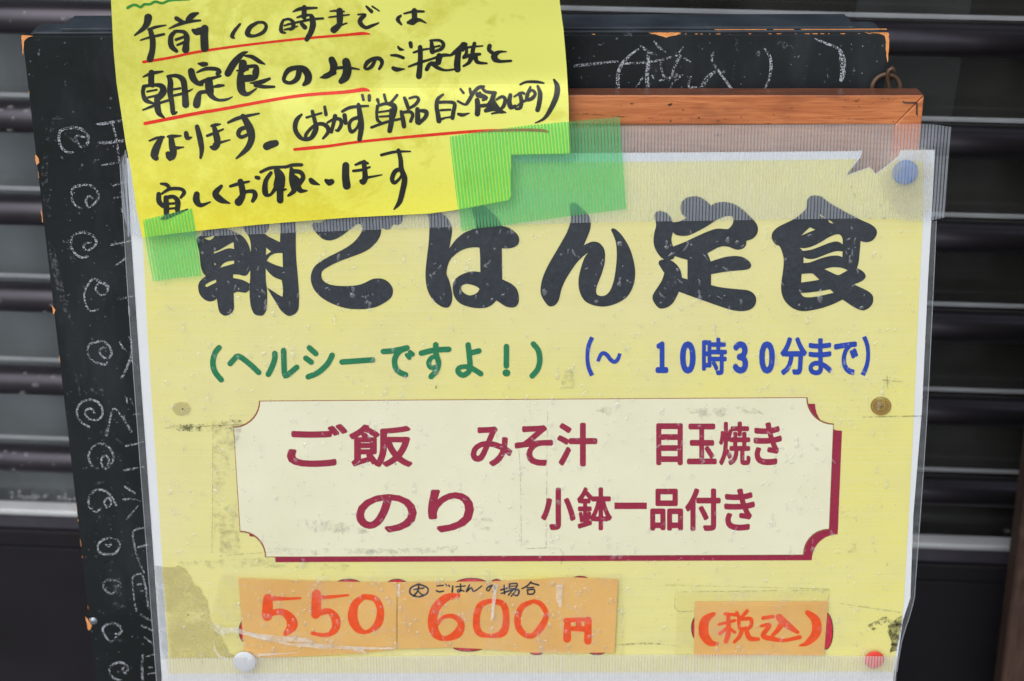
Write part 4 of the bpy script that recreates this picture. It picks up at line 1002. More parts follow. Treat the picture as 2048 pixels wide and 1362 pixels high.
for i, pts in enumerate(([(607, 1037), (690, 1045), (740, 1062), (770, 1066), (700, 1068), (615, 1062)], [(945, 1036), (985, 1034), (988, 1060), (950, 1058)], [(535, 1098), (700, 1096), (790, 1098), (920, 1092), (905, 1104), (700, 1108), (540, 1110)],
             [(1176, 815), (1225, 814), (1222, 833), (1205, 826)], [(1372, 818), (1412, 816), (1420, 832), (1425, 816), (1500, 812), (1530, 828), (1480, 826), (1430, 834), (1418, 842), (1375, 824)],
             [(425, 845), (485, 840), (480, 870), (440, 1000), (428, 1080)], [(436, 1020), (474, 1000), (480, 1105), (440, 1110)], [(350, 1125), (520, 1116), (700, 1128), (690, 1140), (500, 1134), (360, 1140)], [(1040, 1070), (1062, 1072), (1060, 1090), (1042, 1092)],
             [(1130, 742), (1145, 738), (1150, 775), (1120, 780)], [(1690, 570), (1712, 566), (1716, 582), (1695, 585)], [(1680, 1020), (1700, 1018), (1702, 1034), (1684, 1036)], [(1690, 1090), (1715, 1085), (1712, 1105), (1695, 1106)])):
    poly_acc(a, rag(pts, 2.5, 40 + i), [], ST, SIGN)
ds = a.build("grey_scuffs", M_dirt_soft, ms); ds["kind"] = "stuff"
LN = [[(1726, 834.5, 1.6), (1780, 833, 2.2), (1846, 832, 2)], [(1034, 868, 1.2), (1040, 940, 1.2), (1043, 1100, 1.3)], [(1095, 820, 1), (1092, 1095, 1.2)], [(426, 845, 1.3), (424, 1105, 1.3)], [(330, 856, 1.4), (480, 849, 1.2)], [(1352, 1184, 1.4), (1660, 1180, 1.2)], [(1352, 1184, 1.2), (1352, 1220, 1.4), (1388, 1222, 1.6)],
      [(1660, 1180, 1), (1655, 1206, 1)], [(1330, 1170, 1), (1658, 1178, 1)], [(440, 1112, 1.3), (545, 1104, 1.2)], [(1680, 1207, 1), (1800, 1225, 1.3)], [(1043, 1098, 1.2), (1120, 1098, 1.1), (1122, 1128, 1.2)], [(1230, 1290, 2), (1300, 1287, 3), (1355, 1292, 1.6)], [(1765, 760, 2), (1810, 764, 1)], [(1774, 752, 1.6), (1775, 778, 2.2)]]
lo_ = strokes("old_tape_edges", LN, st2, SIGN, M_line, ms, step=8); lo_["kind"] = "stuff"
def ring_poly(a, cx, cy, r0, r1, M):
    poly_acc(a, ell(cx, cy, r1, r1 * 0.9, 24), [ell(cx, cy, r0, r0 * 0.9, 24)], M, SIGN)
a = Acc(); ring_poly(a, 1762, 812, 8, 17, ST); poly_acc(a, ell(1762, 812, 7.6, 6.8), [], ST, SIGN, 2e-5); ring_poly(a, 1762, 812, 17.3, 21, ST)
a.build("rust_ring", M_rust, ms)
a = Acc(); poly_acc(a, rag(ell(363, 817, 18, 14), 1, 77), [], ST, SIGN); a.build("pin_stain", M_wet, ms)
for hx, hy in ((1762, 813), (365, 818)):
    a = Acc(); poly_acc(a, ell(hx, hy, 1.8, 1.8, 8), [], st2, SIGN); a.build("pin_hole", M_kick, ms)

# laminate
film = [(254, 312), (700, 285), (1240, 262), (1872, 258), (1864, 442), (1857, 560), (1845, 819), (1828, 1031), (1822, 1196), (1808, 1238), (1797, 1310), (1788, 1400), (327, 1400), (325, 1362), (308, 1112), (277, 680), (263.5, 476)]
def wav(px, py): return 0.00018 * math.sin(px / 130.0 + 1.7 * math.sin(py / 210.0)) + 0.00014 * math.sin(py / 95.0 + px / 400.0)
sheet("laminate_film", film, mapper(SIGN, 0.00150, wav), SIGN, M_film, ms, grid=36)
rl = [(262.6, 476), (276.2, 680), (307.2, 1112), (324.2, 1362), (326, 1400), (316, 1400), (313, 1362), (294, 1112), (262, 680), (246, 430), (240, 345), (239, 328), (241, 317), (246, 310), (253, 308), (253, 320)]
rr_ = [(1863, 442), (1873, 442), (1868, 560), (1853, 854), (1832.5, 1149), (1826.6, 1208), (1812, 1255), (1803, 1284), (1794, 1343), (1790, 1400), (1785, 1400), (1789, 1345), (1797, 1310), (1807, 1240), (1821.5, 1196), (1827.5, 1031), (1845, 819), (1857, 560)]
RM = mapper(SIGN, 0.0004)
sheet("laminate_rim", rl, RM, SIGN, M_rim, ms, grid=1e6); sheet("laminate_rim", rr_, RM, SIGN, M_rim, ms, grid=1e6)
re_ = strokes("rim_edge", [[(240, 330, 1.4), (246, 430, 1.4), (262, 680, 1.4), (294, 1112, 1.4), (313, 1362, 1.4)], [(1872.6, 442, 1.4), (1867.6, 560, 1.4), (1852.6, 854, 1.4), (1832, 1149, 1.4), (1826, 1208, 1.4), (1803, 1284, 1.6), (1794, 1343, 1.6)], [(251, 330, 3), (254, 400, 3.4), (257, 472, 3)], [(259, 340, 1.2), (261, 400, 1.2), (264, 470, 1.2)]], mapper(SIGN, 0.0006), SIGN, M_rimline, ms, step=20); re_["kind"] = "stuff"

# ------------------------------------------------------------------ orange price labels (top-level, stuck on the sheet)
LO = 0.0010
def label(name, outline, text, cat):
    o = recentre_thing(name, outline, text, cat); return o
P_, Q_, R_ = B(280, 1100, 3.303), B(780, 1130, 3.938), B(1250, 1130, 3.151)
LA = [(476.8, 1157), (560, 1160), (700, 1164), (794, 1164.5), (793, 1298), (734, 1306), (640, 1311), (546, 1315), (489, 1315.6), (483, 1240)]
LB = [(795, 1164.5), (880, 1164), (991, 1163), (1075, 1159), (1148, 1155), (1236, 1159), (1233, 1230), (1229, 1305), (1145, 1305.5), (1059, 1305), (983, 1299), (907, 1295), (805, 1297.6), (795, 1298)]
LC = [(1389.6, 1203.6), (1656, 1203), (1648, 1311), (1388, 1312.5)]
def lw(px, py): return 0.00012 * math.sin(px / 60.0) + 0.0001 * math.sin(py / 25.0 + px / 90.0)
def price(outline, lab, pt):
    t = thing("price_label", lab, "price label", SIGN.at(*pt, LO), "orange price labels stuck on the menu")
    sheet("label_paper", outline, mapper(SIGN, LO, lw), SIGN, M_orange, t, grid=18, thick=0.00012)
    return t
MT = mapper(SIGN, LO + 0.00006, lw)
t1 = price(LA, "orange paper price label hand lettered 550 in red marker", (640, 1310))
strokes("price_lettering", [P_(s) for s in ([(850, 318, 40), (960, 322, 22), (1060, 318, 15)], [(845, 320, 62), (842, 390, 72), (840, 436, 68)], [(820, 440, 18), (870, 418, 40), (930, 408, 44), (985, 440, 60), (1005, 500, 72), (960, 555, 30)],
    [(1165, 290, 60), (1165, 360, 66), (1160, 425, 62)], [(1180, 315, 28), (1280, 308, 22), (1375, 298, 15)], [(1150, 430, 22), (1200, 412, 40), (1250, 405, 40), (1290, 450, 58), (1290, 520, 52), (1230, 562, 30), (1140, 550, 25)],
    [(1480, 308, 36), (1420, 360, 52), (1405, 450, 66), (1440, 522, 50), (1500, 540, 26), (1570, 490, 52), (1588, 400, 48), (1555, 325, 42), (1480, 308, 36)])], MT, SIGN, M_vermilion, t1)
t2 = price(LB, "orange paper price label hand lettered 600 yen under a small dark handwritten line", (1000, 1300))
strokes("price_lettering", [Q_(s) for s in ([(535, 240, 40), (440, 260, 62), (360, 340, 72), (335, 450, 76), (360, 540, 72), (430, 580, 40), (530, 540, 72), (560, 460, 52), (500, 405, 40), (420, 412, 30), (370, 470, 30)],
    [(790, 282, 36), (710, 320, 52), (680, 430, 56), (700, 530, 56), (790, 558, 32), (890, 530, 62), (915, 420, 52), (890, 310, 52), (790, 282, 36)], [(1130, 285, 32), (1040, 330, 47), (1003, 430, 52), (1030, 520, 52), (1110, 560, 42), (1190, 490, 57), (1230, 390, 42), (1190, 310, 42), (1130, 285, 32)],
    [(1398, 440, 50), (1395, 580, 64)], [(1385, 438, 42), (1480, 430, 34), (1570, 432, 34)], [(1560, 435, 58), (1558, 600, 58)], [(1485, 440, 44), (1485, 500, 50)], [(1400, 500, 36), (1560, 505, 46)])], MT, SIGN, M_vermilion, t2)
strokes("note_lettering", [Q_(s) for s in ([(225, 150, 14), (165, 180, 14), (160, 225, 14), (225, 250, 14), (290, 225, 14), (295, 180, 14), (225, 150, 14)], [(190, 192, 13), (265, 182, 13)], [(226, 160, 13), (218, 205, 15), (185, 245, 15)], [(222, 205, 13), (245, 230, 13), (272, 238, 13)],
    [(370, 165, 12), (420, 160, 11)], [(365, 202, 13), (390, 212, 13), (422, 205, 11)], [(440, 152, 12), (446, 162, 12)], [(462, 158, 12), (468, 168, 12)], [(495, 165, 12), (490, 212, 14)], [(520, 172, 12), (592, 165, 12)], [(555, 150, 12), (556, 205, 13), (532, 212, 13), (535, 195, 12), (582, 205, 12)],
    [(626, 158, 13), (600, 212, 13), (640, 178, 13), (660, 208, 13), (722, 165, 11)], [(800, 165, 12), (775, 205, 12), (760, 188, 12), (800, 160, 12), (830, 180, 13), (808, 212, 12)], [(872, 197, 13), (922, 182, 13)], [(900, 160, 13), (902, 228, 13)], [(875, 225, 12), (928, 208, 13)],
    [(940, 148, 12), (940, 188, 12)], [(940, 150, 12), (1000, 146, 13), (990, 182, 12), (942, 187, 12)], [(945, 168, 10), (992, 165, 10)], [(922, 207, 13), (1012, 196, 15), (1005, 240, 15), (980, 236, 12)], [(962, 203, 12), (932, 238, 13)], [(988, 206, 12), (955, 246, 13)],
    [(1110, 133, 13), (1080, 165, 13), (1040, 186, 12)], [(1105, 140, 13), (1170, 158, 14)], [(1080, 180, 11), (1132, 176, 12)], [(1082, 196, 13), (1086, 230, 13)], [(1080, 196, 12), (1138, 194, 13), (1130, 226, 13), (1085, 230, 12)])], MT, SIGN, M_penblue, t2)
t3 = price(LC, "small orange paper label hand lettered with a bracketed tax note in red marker", (1518, 1311))
strokes("tax_lettering", [R_(s) for s in ([(560, 308, 25), (505, 350, 56), (496, 430, 62), (535, 488, 46), (582, 495, 20)], [(630, 308, 22), (700, 315, 22)], [(590, 375, 17), (690, 350, 22)], [(650, 318, 26), (652, 420, 32), (636, 482, 30)], [(640, 400, 22), (598, 432, 22)], [(660, 400, 20), (692, 424, 20)],
    [(705, 300, 22), (718, 330, 22)], [(770, 290, 24), (735, 328, 22)], [(715, 345, 22), (722, 400, 22)], [(715, 345, 22), (792, 340, 26), (785, 395, 24), (722, 400, 22)], [(738, 405, 28), (722, 450, 26), (688, 486, 20)], [(762, 400, 28), (785, 460, 34), (840, 467, 22)],
    [(870, 335, 24), (932, 325, 24)], [(860, 385, 20), (910, 380, 27), (870, 445, 32), (930, 465, 32), (1000, 475, 22), (1100, 455, 28)], [(972, 330, 46), (1015, 372, 48), (1088, 424, 24)], [(1000, 350, 38), (962, 410, 32), (930, 442, 22)], [(1150, 300, 32), (1202, 350, 58), (1203, 430, 58), (1150, 490, 36), (1102, 508, 12)])], MT, SIGN, M_vermilion, t3)

def strip(name, outline, off, mat, lab, cat, uvf=None, disp=None, grid=12.0, group=None, pl=SIGN):
    o = sheet(name, outline, mapper(pl, off, disp), pl, mat, None, grid=grid, uvf=uvf)
    return tag(recentre(o), lab, cat, group)
def pk(px, py): return 0.00010 * math.sin(px / 40.0) + 0.00012 * math.sin(py / 22.0 + px / 55.0)
strip("packing_tape", [(440, 1150), (800, 1154), (1245, 1148), (1250, 1312), (900, 1306), (560, 1322), (452, 1320), (420, 1250)], 0.00185, M_packing, "wide clear packing tape stuck across the two price labels", "tape", disp=pk)
strip("packing_tape", [(1354, 1186), (1660, 1182), (1654, 1314), (1350, 1318)], 0.00185, M_packing, "short clear packing tape over the small bracketed tax label", "tape", disp=pk)
a = Acc(); MG = mapper(SIGN, 0.0022, pk)  # crease glints painted as pale shapes, with the milky tape seams
for i, pts in enumerate(([(460, 500), (560, 515), (640, 510), (720, 545), (900, 565), (1100, 580), (1150, 612), (900, 600), (690, 560), (600, 545), (545, 580)], [(700, 560), (900, 598), (1000, 615), (1100, 612), (1300, 630), (1450, 640), (1500, 682), (1350, 655), (1200, 652), (1000, 632), (800, 590)],
             [(465, 480), (520, 490), (560, 520), (550, 560), (530, 530)], [(480, 570), (500, 660), (530, 700), (600, 715), (590, 722), (520, 708), (490, 665)], [(690, 690), (950, 678), (1100, 668), (950, 690), (760, 705)], [(1690, 225), (1716, 225), (1720, 300), (1700, 310)], [(2330, 230), (2362, 225), (2350, 330), (2330, 460), (2318, 460), (2326, 330)], [(2745, 230), (2790, 230), (2786, 370), (2770, 380), (2752, 330)], [(1350, 640), (1440, 640), (1700, 645), (1650, 655), (1450, 655)])):
    poly_acc(a, rag(P_(pts), 0.7, 90 + i), [], MG, SIGN)
fc_ = a.build("crease_glints", M_glint, ms); fc_["kind"] = "stuff"

# ------------------------------------------------------------------ push pins
def pin(px, py, r, mat, lab, off=0.0017, h=0.0012):
    global a
    a = Acc(); z = (SIGN.at(px, py) - CAM).length / F
    R = r * z; c = SIGN.at(px, py, off); n = 28
    rings = [(0.0, h), (0.5, h), (0.86, h * 0.97), (0.97, h * 0.8), (1.0, h * 0.45), (0.96, 0.0002), (0.9, 0.0)]
    vs_ = [c + ns * h]; fs = []
    for q, hh in rings[1:]:
        vs_ += [c + (SIGN.e1 * math.cos(2 * math.pi * k / n) + SIGN.e2 * math.sin(2 * math.pi * k / n)) * R * q + ns * hh for k in range(n)]
    for k in range(n): fs.append((0, 1 + k, 1 + (k + 1) % n))
    for j in range(len(rings) - 2):
        for k in range(n): fs.append((1 + j * n + k, 1 + (j + 1) * n + k, 1 + (j + 1) * n + (k + 1) % n, 1 + j * n + (k + 1) % n))
    a.add(vs_, fs)
    o = a.build("push_pin", mat, None, smooth=True)
    bm = bmesh.new(); bm.from_mesh(o.data); bmesh.ops.recalc_face_normals(bm, faces=bm.faces); bm.to_mesh(o.data); bm.free()
    return tag(recentre(o), lab, "push pin", "push pins holding the menu sheet")
pin(1810, 344, 25, M_pin_blue, "flat blue push pin under the clear tape at the upper right corner")
pin(490, 1322, 22.5, M_pin_white, "flat white push pin at the lower left corner of the menu")
pin(1748, 1318, 19, M_pin_red, "flat red push pin at the lower right corner of the menu")

# ------------------------------------------------------------------ ribbed clear tape, top and bottom
def bump_at(px, py, cx, cy, h, s): return h * math.exp(-(((px - cx) ** 2 + (py - cy) ** 2) / (s * s)) ** 1.6)
def top_disp(px, py):
    d = 0.00012 * math.sin(px / 70.0) + bump_at(px, py, 1810, 344, 0.0020, 46)
    if px > 1835: d += 0.0000010 * (px - 1835) ** 2 * (0.4 if py > 300 else 1.0)
    return d + 0.0002 * math.sin(py / 30.0) * (1 if px > 1700 else 0.3)
RIB = 0.001172
def rib_uv(rot, pl=SIGN, rib=RIB):
    c, s = math.cos(math.radians(rot)), math.sin(math.radians(rot))
    def f(px, py):
        u, v = pl.uv(pl.at(px, py))
        u *= 0.1 / rib; v *= 0.1 / rib
        return (u * c + v * s, -u * s + v * c)
    return f
topt = densify([(250, 300), (700, 279), (1148, 257), (1240, 252), (1600, 249), (1840, 247.6), (1870, 249), (1903, 254), (1897, 330), (1889.6, 435), (1862, 441), (1820, 442), (1790, 437), (1711, 437), (1507, 440), (1253, 444), (1139, 446), (858, 455.5), (630, 463.7), (395, 473), (262, 474), (246, 430), (243, 330)], 14)
strip("ribbed_tape", topt, 0.0020, M_tape_clear, "clear ribbed cloth tape running across the top of the menu sheet", "tape", rib_uv(1.0), top_disp, 12)
tp = [o for o in COL.objects if o.name == "ribbed_tape"][0]
bub = rag([(1758, 360), (1772, 318), (1800, 300), (1850, 296), (1866, 330), (1862, 420), (1830, 436), (1792, 425), (1770, 395)], 2.0, 61)
sheet("air_bubble", densify(bub, 10), mapper(SIGN, 0.00225, top_disp), SIGN, M_milky, None, grid=10)
bpy.context.view_layer.update()
ab = [o for o in COL.objects if o.name == "air_bubble"][0]
ab.parent = tp; ab.matrix_parent_inverse = tp.matrix_world.inverted()
def bot_disp(px, py): return 0.0001 * math.sin(px / 60.0) + bump_at(px, py, 490, 1322, 0.0017, 34) + bump_at(px, py, 1748, 1318, 0.0017, 32)
bott = densify([(324, 1316), (650, 1314), (1030, 1310), (1500, 1309), (1796, 1313), (1792, 1345), (1786, 1420), (322, 1420)], 14)
strip("ribbed_tape", bott, 0.0021, M_tape_white, "milky ribbed cloth tape along the bottom edge of the menu sheet", "tape", rib_uv(0.5), bot_disp, 12)

# ------------------------------------------------------------------ yellow handwritten note
def sst(x, a_, b_): t = min(1, max(0, (x - a_) / (b_ - a_))); return t * t * (3 - 2 * t)
def note_w(px, py):
    yc = 172 - 0.03 * (px - 800)
    f = 0.0
    e = yc - py
    f = 1 / (1 + (e / 52.0) ** 2) if e > 0 else 1 / (1 + (e / 22.0) ** 2)
    d = -0.0019 * f * (0.25 + 0.75 * sst(px, 420, 760))
    d += 0.0007 * math.sin(py / 58.0 + px / 520.0 + 0.6) * (1 - sst(py, 330, 440))
    d += 0.0004 * math.sin(px / 110.0 + py / 140.0) * (1 - 0.6 * sst(py, 330, 440))
    d += 0.0010 * sst(py, 60, -60) + 0.0000 * px
    d += 0.0008 * (1 - sst(py, 200, 330)) 
    d -= 0.0012 * (1 - sst(px, 215, 330)) * sst(py, 40, 200) * (1 - sst(py, 330, 440))
    return d
NO = 0.0034
note = [(214, -140), (222, 0), (227, 100), (233, 165), (243, 230), (252, 290), (262, 340), (273, 420), (285, 476), (340, 468), (420, 459), (520, 449), (620, 441), (700, 435), (800, 430), (860, 427), (905, 421), (960, 411), (1018, 400), (1021.5, 392), (1022, 309), (1139, 307), (1137, 200), (1133, 130), (1127, 60), (1119, 0), (1108, -140)]
yn = thing("yellow_note", "fluorescent yellow handwritten note taped over the upper left of the menu", "note", SIGN.at(650, 440, NO))
sheet("note_paper", densify(note, 12), mapper(SIGN, NO, note_w), SIGN, M_note, yn, grid=8, thick=0.00014)
NA, NB, NC, ND, NE = B(250, 0, 5.448), B(440, 0, 5.448), B(630, 0, 5.448), B(780, 0, 5.448), B(890, 90, 5.448)
NF, NG = B(280, 200, 4.54), B(570, 170, 4.54)
INK = []
INK += [NA(s) for s in (
  [(252, 190, 88), (240, 250, 76), (200, 310, 54), (105, 385, 20)], [(255, 322, 30), (335, 295, 34), (445, 274, 15)], [(170, 438, 18), (250, 412, 25), (345, 390, 32), (425, 372, 28)], [(280, 345, 56), (300, 430, 64), (298, 540, 66), (272, 645, 74)],
  [(560, 200, 50), (625, 240, 46)], [(795, 142, 26), (735, 168, 66), (690, 210, 62)], [(480, 312, 15), (560, 275, 35), (660, 242, 42), (735, 230, 36), (820, 222, 24)],
  [(545, 345, 40), (500, 400, 56), (505, 500, 62), (560, 556, 42)], [(540, 340, 34), (640, 348, 44), (672, 400, 62), (668, 470, 66), (660, 540, 82)], [(556, 432, 34), (650, 398, 30)], [(570, 490, 26), (640, 462, 34)],
  [(740, 328, 36), (780, 345, 80), (870, 322, 72)], [(868, 310, 84), (862, 400, 86), (868, 525, 88)], [(1252, 262, 26), (1190, 340, 40), (1165, 398, 46), (1190, 412, 22)],
  [(195, 838, 15), (290, 800, 42), (410, 778, 22)], [(288, 790, 64), (285, 900, 68), (300, 925, 60)], [(205, 945, 46), (195, 1010, 44), (225, 1090, 54), (305, 1125, 26)], [(205, 940, 40), (320, 925, 36), (400, 940, 62), (415, 1000, 78), (370, 1060, 70)],
  [(240, 998, 26), (345, 978, 22)], [(250, 1062, 26), (340, 1042, 28)], [(350, 1055, 64), (352, 1160, 72), (372, 1235, 60), (425, 1280, 22)], [(195, 1198, 20), (320, 1148, 35), (400, 1115, 30), (475, 1092, 30)],
  [(478, 835, 46), (495, 900, 62), (490, 1000, 64), (512, 1130, 54), (525, 1232, 52), (562, 1222, 22)], [(465, 832, 34), (560, 825, 44), (630, 870, 66), (650, 980, 66), (660, 1140, 78)], [(520, 975, 26), (600, 962, 28)], [(520, 1042, 28), (640, 1015, 32), (735, 970, 14)],
  [(800, 693, 22), (848, 700, 56), (885, 697, 44)], [(720, 775, 74), (740, 850, 76), (790, 905, 54), (835, 918, 42)], [(785, 788, 22), (880, 750, 42), (990, 752, 46), (1030, 780, 52), (1005, 802, 44)], [(800, 912, 46), (900, 868, 44), (1040, 828, 25)],
  [(912, 880, 84), (922, 980, 92), (942, 1045, 60), (1010, 1088, 36), (1100, 1085, 30), (1170, 1055, 12)], [(965, 946, 26), (1020, 935, 42), (1075, 930, 25)], [(905, 1000, 40), (820, 1010, 48), (790, 1080, 78), (780, 1140, 84)])]
INK += [NB(s) for s in (
  [(420, 240, 32), (330, 295, 52), (300, 370, 60), (370, 392, 34), (470, 350, 42), (503, 285, 38), (470, 245, 34), (395, 245, 30)],
  [(692, 215, 28), (668, 270, 38), (668, 340, 46), (712, 358, 20)], [(688, 220, 26), (750, 208, 32), (796, 240, 42), (795, 300, 48), (765, 325, 24)], [(700, 278, 22), (795, 255, 22)], [(702, 322, 20), (760, 312, 28), (845, 285, 15)],
  [(795, 128, 15), (880, 95, 42), (1055, 85, 22)], [(918, 80, 54), (915, 185, 56)], [(840, 190, 20), (920, 168, 36), (1002, 162, 22)], [(740, 262, 20), (880, 235, 28), (1000, 210, 30), (1122, 200, 25)], [(1002, 192, 62), (1012, 270, 68), (990, 350, 62), (945, 428, 54)], [(890, 262, 44), (925, 298, 54)],
  [(298, 565, 16), (240, 592, 54), (150, 690, 80), (85, 800, 76)], [(268, 607, 22), (350, 620, 46), (430, 670, 46), (490, 700, 14)], [(250, 690, 88), (245, 748, 92)], [(185, 770, 22), (300, 755, 32)],
  [(310, 725, 42), (392, 722, 44), (390, 780, 76), (370, 848, 62), (250, 870, 54)], [(225, 805, 68), (225, 900, 92), (240, 990, 84), (300, 1025, 46), (395, 965, 18)], [(240, 842, 44), (335, 832, 44)], [(540, 857, 30), (440, 895, 52), (330, 905, 15)], [(385, 930, 42), (480, 945, 42), (590, 945, 26)],
  [(865, 760, 64), (840, 855, 60), (770, 902, 42), (702, 885, 42), (700, 835, 44), (745, 765, 58), (830, 738, 54), (915, 755, 74), (960, 820, 82), (952, 885, 74), (912, 922, 38)])]
INK += [NC(s) for s in (
  [(165, 122, 18), (230, 117, 26), (315, 125, 22)], [(150, 188, 18), (250, 175, 24), (370, 160, 18)], [(268, 118, 72), (270, 200, 72), (262, 270, 62), (205, 325, 78)], [(290, 272, 26), (345, 252, 18)],
  [(470, 158, 22), (548, 160, 32), (500, 205, 52), (492, 250, 52), (550, 300, 42), (620, 280, 36), (692, 250, 18)], [(560, 70, 26), (615, 125, 42)], [(625, 70, 22), (698, 118, 18)],
  [(935, 170, 26), (900, 210, 46), (940, 265, 25)], [(970, 148, 20), (1080, 125, 32), (1185, 125, 25)], [(1082, 115, 58), (1085, 200, 62)], [(1015, 245, 38), (1060, 238, 76), (1095, 225, 58), (1145, 218, 36), (1208, 250, 16)],
  [(182, 650, 74), (205, 720, 84), (182, 790, 64), (120, 830, 60), (58, 845, 15)], [(110, 828, 52), (205, 790, 60)], [(235, 742, 36), (340, 735, 36), (480, 755, 18)], [(338, 672, 88), (352, 760, 96), (330, 840, 92), (285, 885, 62)],
  [(655, 650, 36), (620, 720, 42), (570, 752, 32), (542, 738, 36), (570, 680, 48), (640, 638, 42), (710, 642, 48), (730, 690, 42), (700, 750, 30)],
  [(905, 508, 22), (925, 535, 38), (968, 543, 14)], [(1040, 470, 46), (1046, 508, 42)], [(830, 602, 26), (890, 605, 36), (962, 630, 36)], [(852, 742, 44), (890, 757, 52), (975, 752, 14)])]
INK += [ND(s) for s in (
  [(258, 572, 26), (340, 545, 27), (432, 530, 22)], [(328, 515, 52), (330, 650, 56), (315, 830, 66)], [(205, 725, 24), (330, 680, 32), (460, 640, 27), (580, 602, 42), (655, 602, 26)],
  [(450, 445, 34), (462, 560, 64)], [(440, 442, 28), (540, 440, 32), (582, 480, 42), (562, 530, 42), (505, 552, 30)], [(480, 512, 22), (540, 500, 26)], [(460, 568, 32), (550, 548, 20)],
  [(538, 612, 70), (525, 680, 64)], [(480, 690, 44), (432, 700, 46), (400, 755, 46)], [(450, 688, 42), (520, 738, 42), (600, 765, 27), (700, 755, 22)],
  [(800, 480, 42), (720, 560, 52), (650, 608, 22)], [(748, 560, 60), (732, 680, 72), (735, 755, 72)], [(790, 478, 42), (828, 485, 44), (790, 545, 40)], [(770, 545, 22), (860, 515, 27), (1010, 500, 18)], [(830, 500, 32), (832, 580, 37), (800, 622, 32)], [(920, 475, 44), (898, 565, 48)],
  [(800, 632, 28), (880, 600, 42), (978, 590, 34)], [(890, 612, 64), (860, 680, 42), (800, 720, 25)], [(930, 602, 52), (950, 675, 44), (1055, 690, 22)],
  [(1085, 500, 50), (1080, 545, 46), (1122, 580, 42)], [(1265, 562, 14), (1190, 566, 36), (1140, 600, 70), (1142, 640, 72), (1200, 668, 38), (1318, 662, 28)],
  [(578, 1030, 26), (520, 1080, 42), (507, 1160, 47), (522, 1250, 52), (532, 1318, 56)], [(540, 1115, 36), (640, 1112, 36), (703, 1130, 42), (690, 1220, 46), (680, 1285, 46)], [(550, 1200, 26), (655, 1195, 26)], [(530, 1308, 42), (600, 1285, 24), (690, 1270, 26)],
  [(768, 970, 26), (800, 1012, 30)], [(870, 968, 32), (880, 1015, 36)])]
INK += [NE(s) for s in (
  [(140, 612, 27), (215, 648, 28), (250, 620, 42), (310, 520, 42), (370, 462, 42), (425, 452, 27)], [(400, 455, 36), (440, 505, 36), (545, 522, 42)], [(350, 600, 54), (358, 680, 62), (352, 750, 60)], [(360, 542, 62), (450, 575, 44), (412, 600, 27)], [(380, 520, 32), (390, 560, 30)],
  [(535, 525, 52), (512, 600, 54), (480, 650, 52)], [(400, 662, 42), (500, 658, 42), (440, 712, 36)], [(440, 720, 36), (540, 690, 62), (600, 722, 52), (662, 735, 15)], [(510, 748, 20), (600, 728, 32)], [(520, 600, 42), (560, 680, 62), (600, 702, 40)], [(560, 595, 26), (620, 562, 36), (655, 590, 42), (640, 660, 42), (600, 708, 30)],
  [(712, 545, 44), (700, 620, 54), (720, 680, 54), (765, 660, 28)], [(755, 562, 22), (830, 520, 32), (862, 530, 32)], [(812, 530, 42), (832, 600, 46), (822, 680, 40), (782, 698, 26), (762, 690, 20), (790, 660, 22), (850, 618, 30), (885, 602, 30)],
  [(820, 430, 24), (890, 402, 30), (1000, 402, 34), (1075, 415, 22)], [(930, 458, 26), (902, 530, 42), (892, 595, 42), (950, 580, 42), (983, 530, 38), (950, 492, 32), (905, 520, 30)], [(1010, 448, 30), (1036, 530, 52), (1025, 640, 52), (1008, 708, 52)],
  [(1188, 380, 26), (1222, 450, 58), (1212, 560, 62), (1150, 700, 52), (1080, 800, 35), (982, 850, 12)], [(145, 752, 32), (190, 762, 42), (265, 742, 12)])]
